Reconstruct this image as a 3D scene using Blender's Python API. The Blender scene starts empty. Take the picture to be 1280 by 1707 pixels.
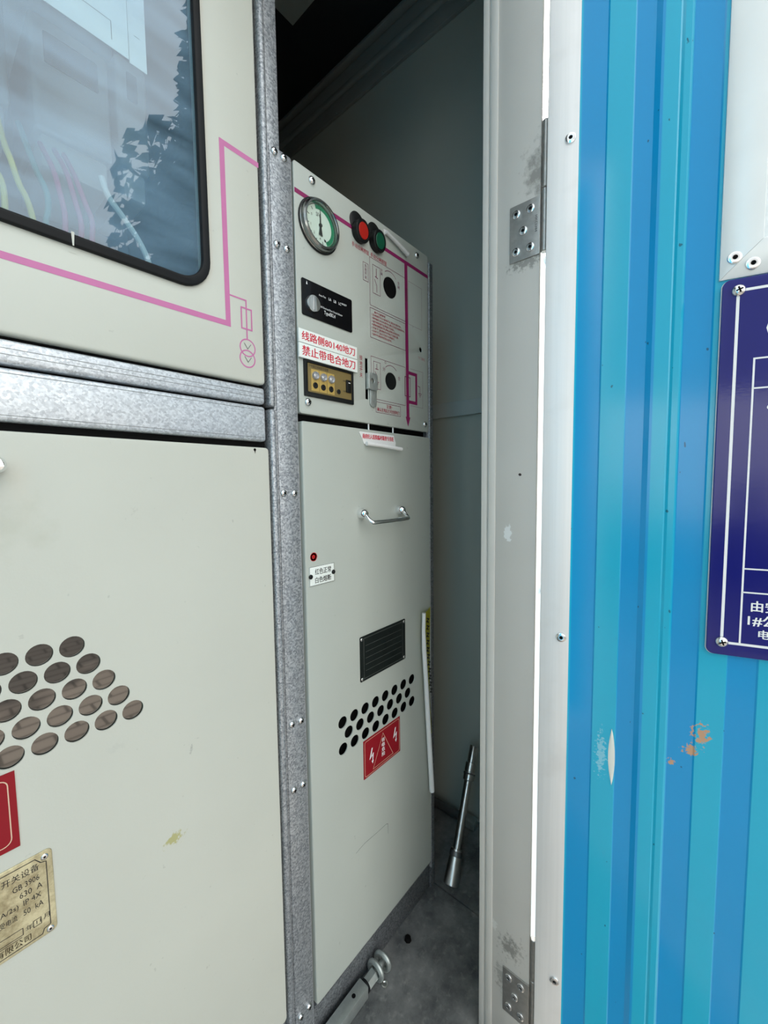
import bpy, bmesh, math, random
from mathutils import Vector, Matrix
random.seed(7)
S = bpy.context.scene
COL = S.collection
PI = math.pi

# ------------------------------------------------------------------ camera, sky, sun, exposure
cam_d = bpy.data.cameras.new('camera')
cam_d.sensor_fit = 'VERTICAL'; cam_d.sensor_height = 36.0
cam_d.lens = 36.0 * 679.0 / 1707.0
cam_d.clip_start = 0.02
cam = bpy.data.objects.new('camera', cam_d); COL.objects.link(cam)
rotm = Matrix(((0.64807, 0.06255, -0.75901), (-0.76149, 0.03723, -0.64711), (-0.01222, 0.99735, 0.07176)))
cam.matrix_world = Matrix.Translation((0, 0, 1.06)) @ rotm.to_4x4()
S.camera = cam

S.view_settings.view_transform = 'Standard'
S.view_settings.look = 'None'
S.view_settings.gamma = 1.0
S.view_settings.use_curve_mapping = False
S.view_settings.exposure = -0.02

SKY = 2.0
W = bpy.data.worlds.new('overcast_sky'); S.world = W
W.use_nodes = True
wt = W.node_tree; wt.nodes.clear()
wo = wt.nodes.new('ShaderNodeOutputWorld'); wb = wt.nodes.new('ShaderNodeBackground')
wc = wt.nodes.new('ShaderNodeTexCoord'); wx = wt.nodes.new('ShaderNodeSeparateXYZ'); wr = wt.nodes.new('ShaderNodeValToRGB')
wt.links.new(wc.outputs['Generated'], wx.inputs[0])
wt.links.new(wx.outputs['Z'], wr.inputs[0])
wv = wt.nodes.new('ShaderNodeVectorMath'); wv.operation = 'DOT_PRODUCT'; wv.inputs[1].default_value = (0.50, -0.866, 0.0)
wt.links.new(wc.outputs['Generated'], wv.inputs[0])
wm = wt.nodes.new('ShaderNodeMapRange'); wm.inputs[1].default_value = 0.25; wm.inputs[2].default_value = 0.98; wm.inputs[3].default_value = 0.50; wm.inputs[4].default_value = 1.9
wt.links.new(wv.outputs['Value'], wm.inputs[0])
ws = wt.nodes.new('ShaderNodeMath'); ws.operation = 'MULTIPLY'; ws.inputs[1].default_value = SKY
wt.links.new(wm.outputs[0], ws.inputs[0]); wt.links.new(ws.outputs[0], wb.inputs[1])
wt.links.new(wr.outputs[0], wb.inputs[0]); wt.links.new(wb.outputs[0], wo.inputs[0])
el = wr.color_ramp.elements
el[0].position = 0.0; el[0].color = (0.62, 0.61, 0.58, 1)
el[1].position = 1.0; el[1].color = (1.52, 1.60, 1.64, 1)
e = el.new(0.10); e.color = (0.80, 0.79, 0.75, 1)
e = el.new(0.45); e.color = (0.98, 1.0, 1.0, 1)
e = el.new(0.75); e.color = (1.24, 1.29, 1.31, 1)

sun_d = bpy.data.lights.new('sun', 'SUN'); sun_d.energy = 9.0; sun_d.angle = math.radians(1.0)
sun_d.color = (1.0, 0.96, 0.88)
sun = bpy.data.objects.new('sun', sun_d); COL.objects.link(sun)
az, elv = math.radians(-20), math.radians(40)
sdir = Vector((math.cos(elv)*math.cos(az), math.cos(elv)*math.sin(az), math.sin(elv)))
sun.rotation_euler = sdir.to_track_quat('Z', 'Y').to_euler()
sun.location = sdir * 20

# ------------------------------------------------------------------ materials
def newmat(name):
    m = bpy.data.materials.new(name); m.use_nodes = True
    nt = m.node_tree
    return m, nt, nt.nodes['Principled BSDF']

def mixcol(nt, fac, a, b):
    n = nt.nodes.new('ShaderNodeMix'); n.data_type = 'RGBA'
    if isinstance(fac, (int, float)): n.inputs[0].default_value = fac
    else: nt.links.new(fac, n.inputs[0])
    for sock, v in ((n.inputs[6], a), (n.inputs[7], b)):
        if isinstance(v, tuple): sock.default_value = (*v[:3], 1)
        else: nt.links.new(v, sock)
    return n.outputs[2]

def coords(nt):
    co = nt.nodes.new('ShaderNodeTexCoord').outputs['Object']
    mp = nt.get('pattern')
    if mp:
        m = nt.nodes.new('ShaderNodeMapping'); m.inputs['Scale'].default_value = (mp[0],)*3; m.inputs['Location'].default_value = (0, 0, mp[1])
        nt.links.new(co, m.inputs[0]); co = m.outputs[0]
    return co

def mathn(nt, op, a, b=None):
    n = nt.nodes.new('ShaderNodeMath'); n.operation = op
    for i, v in enumerate((a, b)):
        if v is None: continue
        if isinstance(v, (int, float)): n.inputs[i].default_value = v
        else: nt.links.new(v, n.inputs[i])
    return n.outputs[0]

def noise(nt, scale, detail=3, rough=0.5, stretch=None, co=None):
    co = co or coords(nt)
    if stretch:
        mp = nt.nodes.new('ShaderNodeMapping'); mp.inputs['Scale'].default_value = stretch
        nt.links.new(co, mp.inputs[0]); co = mp.outputs[0]
    n = nt.nodes.new('ShaderNodeTexNoise')
    n.inputs['Scale'].default_value = scale; n.inputs['Detail'].default_value = detail; n.inputs['Roughness'].default_value = rough
    nt.links.new(co, n.inputs['Vector'])
    return n.outputs['Fac']

def ramp(nt, fac, a, b):
    n = nt.nodes.new('ShaderNodeMapRange'); n.clamp = True
    n.inputs[1].default_value = a; n.inputs[2].default_value = b
    nt.links.new(fac, n.inputs[0])
    return n.outputs[0]

def bump(nt, bs, height, strength, dist=0.001):
    b = nt.nodes.new('ShaderNodeBump'); b.inputs['Strength'].default_value = strength; b.inputs['Distance'].default_value = dist
    nt.links.new(height, b.inputs['Height']); nt.links.new(b.outputs[0], bs.inputs['Normal'])

def blot(nt, base, centre, radius, colour, amount, nscale, lo=0.35, hi=0.7):
    """a worn or dirty patch with its own ragged outline"""
    co = coords(nt)
    v = nt.nodes.new('ShaderNodeVectorMath'); v.operation = 'SUBTRACT'; nt.links.new(co, v.inputs[0]); v.inputs[1].default_value = centre
    d = nt.nodes.new('ShaderNodeVectorMath'); d.operation = 'DIVIDE'; nt.links.new(v.outputs[0], d.inputs[0]); d.inputs[1].default_value = radius
    l = nt.nodes.new('ShaderNodeVectorMath'); l.operation = 'LENGTH'; nt.links.new(d.outputs[0], l.inputs[0])
    inside = mathn(nt, 'SUBTRACT', 1.0, l.outputs['Value'])
    nz = noise(nt, nscale, 5, 0.65)
    f = mathn(nt, 'ADD', inside, mathn(nt, 'MULTIPLY', mathn(nt, 'SUBTRACT', nz, 0.5), 2.6))
    f = mathn(nt, 'MULTIPLY', ramp(nt, f, lo, hi), amount)
    return mixcol(nt, f, base, colour)

def plain(name, col, rough=0.5, metal=0.0, var=0.0, vscale=20, bmp=0.0, bscale=200, spec=0.5, coat=0.0):
    m, nt, b = newmat(name)
    b.inputs['Roughness'].default_value = rough; b.inputs['Metallic'].default_value = metal
    b.inputs['Specular IOR Level'].default_value = spec
    b.inputs['Coat Weight'].default_value = coat; b.inputs['Coat Roughness'].default_value = 0.1
    f = noise(nt, vscale, 4)
    v = max(var, 0.02)
    c = mixcol(nt, f, tuple(x*(1-v) for x in col), tuple(min(1, x*(1+v)) for x in col))
    nt.links.new(c, b.inputs['Base Color'])
    if bmp: bump(nt, b, noise(nt, bscale, 2), bmp)
    return m

def cabinet_paint(name, col, blots=(), bmp=0.12, speck=0.35):
    m, nt, b = newmat(name)
    b.inputs['Roughness'].default_value = 0.42
    f = noise(nt, 6, 4)
    c = mixcol(nt, f, tuple(x*0.95 for x in col), tuple(x*1.05 for x in col))
    sp = ramp(nt, noise(nt, 90, 2), 0.74, 0.80)
    c = mixcol(nt, mathn(nt, 'MULTIPLY', sp, 0.35), c, tuple(x*0.5 for x in col))
    for bl in blots: c = blot(nt, c, *bl)
    nt.links.new(c, b.inputs['Base Color'])
    bump(nt, b, noise(nt, 380, 2), bmp, 0.0006)
    return m

def spangle(name, light=1.0, bmp=0.4, soft=0.0):
    """galvanised sheet with crystal spangles"""
    m, nt, b = newmat(name)
    co = coords(nt)
    v = nt.nodes.new('ShaderNodeTexVoronoi'); v.inputs['Scale'].default_value = 400; nt.links.new(co, v.inputs['Vector'])
    sx = nt.nodes.new('ShaderNodeSeparateColor'); nt.links.new(v.outputs['Color'], sx.inputs[0])
    n2 = noise(nt, 340, 2, 0.6)
    f = mathn(nt, 'ADD', mathn(nt, 'MULTIPLY', sx.outputs[0], 0.5), mathn(nt, 'MULTIPLY', n2, 0.55))
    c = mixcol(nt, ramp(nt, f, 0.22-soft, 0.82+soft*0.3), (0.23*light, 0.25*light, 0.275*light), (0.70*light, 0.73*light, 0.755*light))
    nt.links.new(c, b.inputs['Base Color'])
    b.inputs['Metallic'].default_value = 0.55; b.inputs['Roughness'].default_value = 0.42
    bump(nt, b, f, bmp, 0.001)
    return m

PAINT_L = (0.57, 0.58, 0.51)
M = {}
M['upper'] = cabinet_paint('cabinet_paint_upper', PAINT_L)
M['lower'] = cabinet_paint('cabinet_paint_lower', PAINT_L, blots=(
    ((0.072, 0, 1.02), (0.05, 0.1, 0.07), (0.36, 0.37, 0.27), 0.35, 30, 0.3, 1.6),
    ((0.205, 0, 0.585), (0.02, 0.1, 0.014), (0.42, 0.40, 0.16), 0.9, 120, 0.35, 0.6),
    ((0.15, 0, 0.745), (0.03, 0.1, 0.012), (0.40, 0.42, 0.38), 0.4, 70, 0.6, 1.4),
    ((0.235, 0, 0.70), (0.012, 0.1, 0.03), (0.2, 0.2, 0.19), 0.5, 160, 0.9, 1.2),
    ((0.18, 0, 1.03), (0.012, 0.1, 0.03), (0.33, 0.34, 0.3), 0.4, 160, 0.9, 1.3)))
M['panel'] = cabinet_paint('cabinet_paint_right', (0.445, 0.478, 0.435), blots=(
    ((0.60, 0, 0.305), (0.08, 0.1, 0.018), (0.3, 0.31, 0.28), 0.5, 60, 0.6, 0.9),
    ((0.485, 0, 0.45), (0.004, 0.1, 0.004), (0.35, 0.03, 0.03), 1.0, 60, 0.3, 0.5)))
M['cab_body'] = cabinet_paint('cabinet_body_paint', (0.42, 0.44, 0.40))
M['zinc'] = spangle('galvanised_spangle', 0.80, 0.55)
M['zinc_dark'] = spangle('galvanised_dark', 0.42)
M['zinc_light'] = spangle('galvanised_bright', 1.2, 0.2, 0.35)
M['chrome'] = plain('chrome', (0.86, 0.87, 0.88), 0.07, 1.0)
M['steel'] = plain('dull_steel', (0.62, 0.62, 0.60), 0.3, 1.0, 0.1, 60)
M['hinge'] = plain('weathered_hinge_steel', (0.42, 0.41, 0.39), 0.42, 0.9, 0.25, 120, 0.2, 300)
M['screw'] = plain('screw_steel', (0.75, 0.76, 0.76), 0.22, 1.0)
M['recess'] = plain('black_recess', (0.004, 0.004, 0.004), 0.7, spec=0.1)
M['black'] = plain('black_plastic', (0.008, 0.009, 0.009), 0.4, spec=0.25)
M['blackgloss'] = plain('black_acrylic', (0.004, 0.004, 0.005), 0.15, spec=0.18)
M['rubber'] = plain('black_rubber', (0.008, 0.009, 0.010), 0.5, 0, 0.2, 80, 0.1, 300, spec=0.2)
M['pink'] = plain('faded_pink_print', (0.56, 0.165, 0.36), 0.5, 0, 0.08, 40)
M['magenta'] = plain('magenta_print', (0.24, 0.010, 0.095), 0.5)
M['maroon'] = plain('dark_magenta_print', (0.17, 0.015, 0.07), 0.5)
M['redink'] = plain('red_ink', (0.60, 0.012, 0.045), 0.5)
M['redprint'] = plain('dark_red_print', (0.34, 0.012, 0.04), 0.5)
M['ink'] = plain('black_ink', (0.02, 0.02, 0.02), 0.5)
M['greyink'] = plain('grey_ink', (0.15, 0.16, 0.15), 0.5)
M['whiteink'] = plain('white_ink', (0.82, 0.84, 0.84), 0.5)
M['placard'] = plain('white_plastic_placard', (0.82, 0.87, 0.83), 0.35)
M['paper'] = plain('white_paper', (0.78, 0.79, 0.78), 0.6, 0, 0.03, 30)
M['redbtn'] = plain('red_button', (0.42, 0.018, 0.012), 0.35, spec=0.3)
M['greenbtn'] = plain('green_button', (0.004, 0.085, 0.042), 0.35)
M['greendial'] = plain('green_dial_zone', (0.0, 0.24, 0.11), 0.5)
M['dial'] = plain('white_dial', (0.80, 0.85, 0.80), 0.5)
M['gaugerim'] = plain('gauge_rim_steel', (0.30, 0.31, 0.30), 0.22, 1.0)
M['redsign'] = plain('red_sign', (0.27, 0.008, 0.016), 0.4, spec=0.25)
M['cream'] = plain('cream_print', (0.72, 0.50, 0.36), 0.5)
M['lamp_red'] = plain('red_lens', (0.45, 0.004, 0.006), 0.12, coat=0.5)
M['yellow'] = plain('yellow_sticker', (0.62, 0.60, 0.02), 0.4)
M['brass'] = plain('gold_faceplate', (0.27, 0.20, 0.075), 0.42, 0.4, 0.06, 40)
M['brass_light'] = plain('gold_strip', (0.56, 0.39, 0.11), 0.42, 0.3)
M['plateblack'] = plain('dark_rating_plate', (0.008, 0.012, 0.011), 0.4, 0, 0.3, 60, 0.1, 200, spec=0.2)

def glassy(name, tint, haze_col, haze, rough=0.0, refl=1.0):
    m = bpy.data.materials.new(name); m.use_nodes = True
    nt = m.node_tree; nt.nodes.clear()
    out = nt.nodes.new('ShaderNodeOutputMaterial')
    tr = nt.nodes.new('ShaderNodeBsdfTransparent'); tr.inputs[0].default_value = (*tint, 1)
    gl = nt.nodes.new('ShaderNodeBsdfGlossy'); gl.inputs['Roughness'].default_value = rough
    df = nt.nodes.new('ShaderNodeBsdfDiffuse'); df.inputs[0].default_value = (*haze_col, 1)
    fr = nt.nodes.new('ShaderNodeFresnel'); fr.inputs[0].default_value = 1.7
    m1 = nt.nodes.new('ShaderNodeMixShader'); m2 = nt.nodes.new('ShaderNodeMixShader')
    dust = mathn(nt, 'MULTIPLY', ramp(nt, noise(nt, 3.5, 5, 0.6, (1.0, 1.0, 5.0)), 0.25, 0.8), haze)
    nt.links.new(dust, m1.inputs[0]); nt.links.new(tr.outputs[0], m1.inputs[1]); nt.links.new(df.outputs[0], m1.inputs[2])
    geo = nt.nodes.new('ShaderNodeNewGeometry')
    front = mathn(nt, 'SUBTRACT', 1.0, geo.outputs['Backfacing'])
    nt.links.new(mathn(nt, 'MULTIPLY', mathn(nt, 'MULTIPLY', fr.outputs[0], refl), front), m2.inputs[0])
    nt.links.new(m1.outputs[0], m2.inputs[1]); nt.links.new(gl.outputs[0], m2.inputs[2])
    nt.links.new(m2.outputs[0], out.inputs[0])
    return m
M['glass'] = glassy('dusty_sky_tinted_glass', (0.84, 0.92, 0.94), (0.40, 0.62, 0.82), 0.34)  # haze is dust, its blue paints in the sky's reflection
M['lens'] = glassy('clear_lens', (0.92, 0.95, 0.93), (0.8, 0.8, 0.8), 0.02, refl=0.35)

def nameplate_mat():
    m, nt, b = newmat('tarnished_gold_aluminium')
    f = ramp(nt, noise(nt, 55, 5, 0.7), 0.38, 0.66)
    c = mixcol(nt, f, (0.70, 0.63, 0.40), (0.36, 0.30, 0.17))
    nt.links.new(c, b.inputs['Base Color'])
    b.inputs['Metallic'].default_value = 0.35; b.inputs['Roughness'].default_value = 0.4
    return m
M['goldplate'] = nameplate_mat()

def alu_mat(name='brushed_aluminium', base=0.74):
    m, nt, b = newmat(name)
    f = noise(nt, 160, 3, 0.6, (1, 1, 0.02)); g = noise(nt, 14, 4)
    c = mixcol(nt, f, (base*0.92, base*0.93, base*0.92), (min(1, base*1.1), min(1, base*1.1), min(1, base*1.09)))
    c = mixcol(nt, mathn(nt, 'MULTIPLY', ramp(nt, g, 0.55, 0.8), 0.3), c, (base*0.7, base*0.69, base*0.66))
    nt.links.new(c, b.inputs['Base Color'])
    b.inputs['Metallic'].default_value = 0.25; b.inputs['Roughness'].default_value = 0.45
    return m
M['alu'] = alu_mat()
M['alu_white'] = plain('white_aluminium', (0.80, 0.83, 0.82), 0.35, 0.1, 0.04, 25)
M['crinkle'] = plain('crinkled_white_mesh', (0.74, 0.78, 0.78), 0.5, 0.1, 0.15, 120, 0.9, 160)

def jamb_mat():
    m, nt, b = newmat('grey_jamb_paint'); nt['pattern'] = (1/0.88, 0.0)
    f = noise(nt, 8, 5)
    c = mixcol(nt, f, (0.48, 0.475, 0.445), (0.54, 0.535, 0.505))
    dk = (0.16, 0.16, 0.145)
    for bl in (((0.105, 0, 1.60), (0.035, 0.2, 0.075), dk, 0.75, 60, 0.25, 0.9),
               ((0.085, 0, 1.452), (0.06, 0.2, 0.025), dk, 0.7, 130, 0.45, 0.8),
               ((0.055, 0, 0.96), (0.016, 0.2, 0.03), (0.75, 0.78, 0.78), 0.8, 60, 0.5, 0.62),
               ((0.034, 0, 0.125), (0.012, 0.2, 0.02), (0.62, 0.63, 0.6), 0.9, 140, 0.45, 0.6),
               ((0.07, 0, 0.10), (0.05, 0.2, 0.05), dk, 0.75, 90, 0.45, 0.85),
               ((0.05, 0, 0.02), (0.025, 0.2, 0.06), dk, 0.5, 130, 0.5, 0.8),
               ((0.079, 0, 1.072), (0.003, 0.2, 0.003), (0.02, 0.01, 0.01), 1, 60, 0.25, 0.4)):
        c = blot(nt, c, *bl)
    nt.links.new(c, b.inputs['Base Color']); b.inputs['Roughness'].default_value = 0.5
    bump(nt, b, noise(nt, 140, 4), 0.06)
    return m
M['jamb'] = jamb_mat()
M['jamb_band'] = plain('grey_jamb_band', (0.58, 0.575, 0.54), 0.45, 0, 0.05, 20)

def door_mat():
    """colour-coated steel sheet, rolled in two blues"""
    m, nt, b = newmat('blue_coated_sheet'); nt['pattern'] = (1/0.88, -0.167)
    co = coords(nt)
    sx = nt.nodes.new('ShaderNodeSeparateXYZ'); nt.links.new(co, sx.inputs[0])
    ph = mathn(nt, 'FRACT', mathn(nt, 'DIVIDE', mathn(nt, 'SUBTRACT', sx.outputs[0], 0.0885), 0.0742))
    rib_sheen = mathn(nt, 'MULTIPLY', ramp(nt, ph, 0.0, 0.02), mathn(nt, 'SUBTRACT', 1.0, ramp(nt, ph, 0.49, 0.51)))
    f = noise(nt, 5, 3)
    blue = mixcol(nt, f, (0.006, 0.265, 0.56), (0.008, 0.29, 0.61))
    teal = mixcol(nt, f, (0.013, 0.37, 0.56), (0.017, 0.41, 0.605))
    c = mixcol(nt, rib_sheen, blue, teal)  # teal on the ribs imitates how they catch the sky
    rust = (0.50, 0.30, 0.18)
    for bl in (((0.246, 0, 0.647), (0.020, 0.1, 0.030), rust, 1.0, 110, 0.50, 0.62),
               ((0.232, 0, 0.618), (0.018, 0.1, 0.014), rust, 1.0, 130, 0.45, 0.6),
               ((0.208, 0, 0.590), (0.012, 0.1, 0.009), rust, 1.0, 130, 0.55, 0.66),
               ((0.103, 0, 0.575), (0.016, 0.1, 0.07), (0.35, 0.62, 0.70), 0.55, 190, 0.55, 0.7)):
        c = blot(nt, c, *bl)
    sp = ramp(nt, noise(nt, 70, 2, 0.5, (1.0, 1.0, 0.7)), 0.735, 0.75)
    c = mixcol(nt, mathn(nt, 'MULTIPLY', sp, 0.7), c, (0.01, 0.05, 0.08))
    nt.links.new(c, b.inputs['Base Color'])
    b.inputs['Roughness'].default_value = 0.14; b.inputs['Specular IOR Level'].default_value = 0.42
    bump(nt, b, noise(nt, 9, 2, 0.4, (1, 1, 0.5)), 0.08, 0.004)
    return m
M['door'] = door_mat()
M['signblue'] = plain('purple_blue_enamel', (0.007, 0.011, 0.165), 0.11, 0, 0.05, 20, 0.05, 240, 0.42)

def floor_mat():
    m, nt, b = newmat('dirty_grey_floor')
    a = noise(nt, 9, 6, 0.65); d = noise(nt, 60, 4, 0.6)
    c = mixcol(nt, ramp(nt, a, 0.35, 0.65), (0.060, 0.064, 0.066), (0.22, 0.222, 0.215))
    c = mixcol(nt, mathn(nt, 'MULTIPLY', ramp(nt, d, 0.55, 0.75), 0.5), c, (0.30, 0.30, 0.28))
    c = mixcol(nt, mathn(nt, 'MULTIPLY', ramp(nt, noise(nt, 25, 5, 0.7), 0.58, 0.72), 0.6), c, (0.04, 0.04, 0.04))
    nt.links.new(c, b.inputs['Base Color']); b.inputs['Roughness'].default_value = 0.55
    bump(nt, b, d, 0.25)
    return m
M['floor'] = floor_mat()
M['wall'] = plain('grey_green_wall_panel', (0.43, 0.455, 0.405), 0.5, 0, 0.04, 4)
M['wall_trim'] = plain('grey_wall_trim', (0.42, 0.46, 0.44), 0.4)
M['beam'] = plain('grey_steel_beam', (0.26, 0.275, 0.26), 0.4, 0, 0.05, 12)
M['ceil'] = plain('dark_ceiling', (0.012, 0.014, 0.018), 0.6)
M['outwall'] = plain('white_outer_wall', (0.88, 0.88, 0.86), 0.5)

def paving_mat():
    m, nt, b = newmat('paving_bricks')
    co = coords(nt)
    br = nt.nodes.new('ShaderNodeTexBrick')
    br.inputs['Scale'].default_value = 2.2; br.inputs['Mortar Size'].default_value = 0.02
    br.inputs['Color1'].default_value = (0.25, 0.22, 0.195, 1); br.inputs['Color2'].default_value = (0.29, 0.26, 0.23, 1)
    br.inputs['Mortar'].default_value = (0.10, 0.09, 0.08, 1)
    nt.links.new(co, br.inputs['Vector'])
    nt.links.new(br.outputs['Color'], b.inputs['Base Color']); b.inputs['Roughness'].default_value = 0.8
    return m
M['paving'] = paving_mat()
M['mirror_brown'] = plain('brown_tinted_plate', (0.21, 0.20, 0.19), 0.03, 1.0)
M['grass_leaf'] = plain('tree_leaf', (0.03, 0.05, 0.015), 0.6, 0, 0.5, 3)
M['bark'] = plain('tree_bark', (0.06, 0.045, 0.03), 0.8, 0, 0.3, 10)
for nm, c in (('wire_yellow', (0.70, 0.62, 0.14)), ('wire_teal', (0.06, 0.30, 0.30)), ('wire_pink', (0.50, 0.12, 0.25)), ('wire_white', (0.80, 0.82, 0.78))):
    M[nm] = plain(nm, c, 0.4, 0, 0.15, 60)
M['meter'] = plain('pale_meter_case', (0.55, 0.58, 0.60), 0.4)
M['meter_dark'] = plain('dark_meter_window', (0.05, 0.06, 0.07), 0.2)
M['compart'] = plain('sky_tinted_lining', (0.42, 0.47, 0.52), 0.5, 0, 0.05, 5)  # pale bluish lining colour carries a painted sky reflection
M['sidepanel'] = plain('dark_side_panel', (0.05, 0.065, 0.07), 0.4, 0, 0.2, 8)
M['dent'] = plain('bare_metal_tear', (0.72, 0.74, 0.68), 0.45)
M['pale_grey'] = plain('pale_grey_plastic', (0.62, 0.63, 0.62), 0.4)
M['lampglass'] = plain('grey_neon_lamp', (0.55, 0.56, 0.58), 0.12, 0.6)
M['pipe_dark'] = plain('dark_bar_steel', (0.20, 0.20, 0.20), 0.4, 0.8, 0.2, 50)
M['tool'] = plain('galvanised_tool', (0.45, 0.49, 0.47), 0.42, 0.7, 0.25, 90, 0.2, 300)

# ------------------------------------------------------------------ mesh helpers (front faces look along local -Y)
ORG = {}
KS = {}
def localize(bm, parent):
    org = ORG.get(parent.name, Vector((0, 0, 0))); k = KS.get(parent.name, 1.0)
    for v in bm.verts: v.co = (v.co - org)*k
def empty(name, org, loc=None, rotz=0.0):
    o = bpy.data.objects.new(name, None); COL.objects.link(o)
    o.empty_display_size = 0.05
    o.location = loc if loc is not None else org
    o.rotation_euler = (0, 0, rotz)
    ORG[o.name] = Vector(org)
    return o

def tag(o, label=None, cat=None, group=None, kind=None):
    if label: o['label'] = label
    if cat: o['category'] = cat
    if group: o['group'] = group
    if kind: o['kind'] = kind
    return o

def obj(name, bm, mat, parent=None, label=None, angle=35, kind=None):
    me = bpy.data.meshes.new(name)
    if parent is not None: localize(bm, parent)
    bmesh.ops.recalc_face_normals(bm, faces=bm.faces)
    bm.to_mesh(me); bm.free()
    mats = mat if isinstance(mat, (list, tuple)) else [mat]
    for x in mats: me.materials.append(M[x])
    for p in me.polygons: p.use_smooth = True
    me.set_sharp_from_angle(angle=math.radians(angle))
    o = bpy.data.objects.new(name, me); COL.objects.link(o)
    if parent is not None:
        o.parent = parent; ORG[o.name] = ORG.get(parent.name, Vector((0, 0, 0))); KS[o.name] = KS.get(parent.name, 1.0)
    if label: o['label'] = label
    if kind: o['kind'] = kind
    return o

def BM(): return bmesh.new()

def box(bm, x0, x1, y0, y1, z0, z1, bv=0.0, seg=2, mi=0):
    r = bmesh.ops.create_cube(bm, size=1.0)
    vs = r['verts']
    for v in vs:
        v.co = Vector(((x0+x1)/2 + v.co.x*(x1-x0), (y0+y1)/2 + v.co.y*(y1-y0), (z0+z1)/2 + v.co.z*(z1-z0)))
    fs = set(f for v in vs for f in v.link_faces)
    for f in fs: f.material_index = mi
    if bv > 0:
        es = list(set(e for v in vs for e in v.link_edges))
        bmesh.ops.bevel(bm, geom=es, offset=bv, segments=seg, affect='EDGES', profile=0.5, clamp_overlap=True)
    return bm

def frame_axes(d):
    d = Vector(d).normalized()
    a = Vector((0, 0, 1)) if abs(d.z) < 0.9 else Vector((1, 0, 0))
    u = d.cross(a).normalized(); w = d.cross(u).normalized()
    return d, u, w

def lathe(bm, p, d, prof, seg=24, mi=0, rot=0.0):
    """prof: list of (radius, distance along d)"""
    d, u, w = frame_axes(d); p = Vector(p)
    rings = []
    for r, h in prof:
        if r <= 1e-7: rings.append([bm.verts.new(p + d*h)])
        else: rings.append([bm.verts.new(p + d*h + (u*math.cos(2*PI*i/seg+rot) + w*math.sin(2*PI*i/seg+rot))*r) for i in range(seg)])
    for a, b in zip(rings[:-1], rings[1:]):
        for i in range(seg):
            j = (i+1) % seg
            if len(a) == 1 and len(b) == 1: continue
            if len(a) == 1: f = bm.faces.new((a[0], b[i], b[j]))
            elif len(b) == 1: f = bm.faces.new((a[i], a[j], b[0]))
            else: f = bm.faces.new((a[i], a[j], b[j], b[i]))
            f.material_index = mi
    for rg in (rings[0], rings[-1]):
        if len(rg) > 1:
            f = bm.faces.new(rg); f.material_index = mi
    return bm

def cyl(bm, p0, p1, r, seg=20, r2=None, ch=0.0, mi=0):
    p0, p1 = Vector(p0), Vector(p1); L = (p1-p0).length
    r2 = r if r2 is None else r2
    prof = [(r-ch, 0), (r, ch), (r2, L-ch), (r2-ch, L)] if ch else [(r, 0), (r2, L)]
    return lathe(bm, p0, p1-p0, prof, seg, mi)

def tube(bm, pts, r, seg=10, mi=0, sub=0):
    pts = [Vector(p) for p in pts]
    for _ in range(sub):
        q = [pts[0]]
        for a, b in zip(pts[:-1], pts[1:]): q += [a*0.75+b*0.25, a*0.25+b*0.75]
        q.append(pts[-1]); pts = q
    rs = r if isinstance(r, (list, tuple)) else [r]*len(pts)
    if len(rs) != len(pts):
        n = len(rs)-1
        rs = [rs[min(n, int(i*n/(len(pts)-1)))] for i in range(len(pts))]
    rings = []; u = None
    for i, p in enumerate(pts):
        t = (pts[min(i+1, len(pts)-1)] - pts[max(i-1, 0)]).normalized()
        if u is None: _, u, w = frame_axes(t)
        else:
            u = (u - t*u.dot(t)).normalized(); w = t.cross(u)
        rings.append([bm.verts.new(p + (u*math.cos(2*PI*k/seg) + w*math.sin(2*PI*k/seg))*rs[i]) for k in range(seg)])
    for a, b in zip(rings[:-1], rings[1:]):
        for k in range(seg):
            f = bm.faces.new((a[k], a[(k+1) % seg], b[(k+1) % seg], b[k])); f.material_index = mi
    for rg in (rings[0], rings[-1]):
        f = bm.faces.new(rg); f.material_index = mi
    return bm

def torus(bm, c, axis, R, r, seg=28, ms=10):
    d, u, w = frame_axes(axis); c = Vector(c)
    rings = []
    for i in range(seg):
        a = 2*PI*i/seg; rad = u*math.cos(a) + w*math.sin(a)
        rings.append([bm.verts.new(c + rad*(R + r*math.cos(2*PI*k/ms)) + d*(r*math.sin(2*PI*k/ms))) for k in range(ms)])
    for i in range(seg):
        a, b = rings[i], rings[(i+1) % seg]
        for k in range(ms): bm.faces.new((a[k], a[(k+1) % ms], b[(k+1) % ms], b[k]))
    return bm

def rrect(x0, x1, z0, z1, r, n=6):
    if r <= 0: return [(x0, z0), (x1, z0), (x1, z1), (x0, z1)]
    pts = []
    for cx, cz, a0 in ((x1-r, z0+r, -PI/2), (x1-r, z1-r, 0), (x0+r, z1-r, PI/2), (x0+r, z0+r, PI)):
        for i in range(n+1):
            a = a0 + PI/2*i/n; pts.append((cx + r*math.cos(a), cz + r*math.sin(a)))
    return pts

def circ(cx, cz, r, n=28): return [(cx + r*math.cos(2*PI*i/n), cz + r*math.sin(2*PI*i/n)) for i in range(n)]

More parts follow.
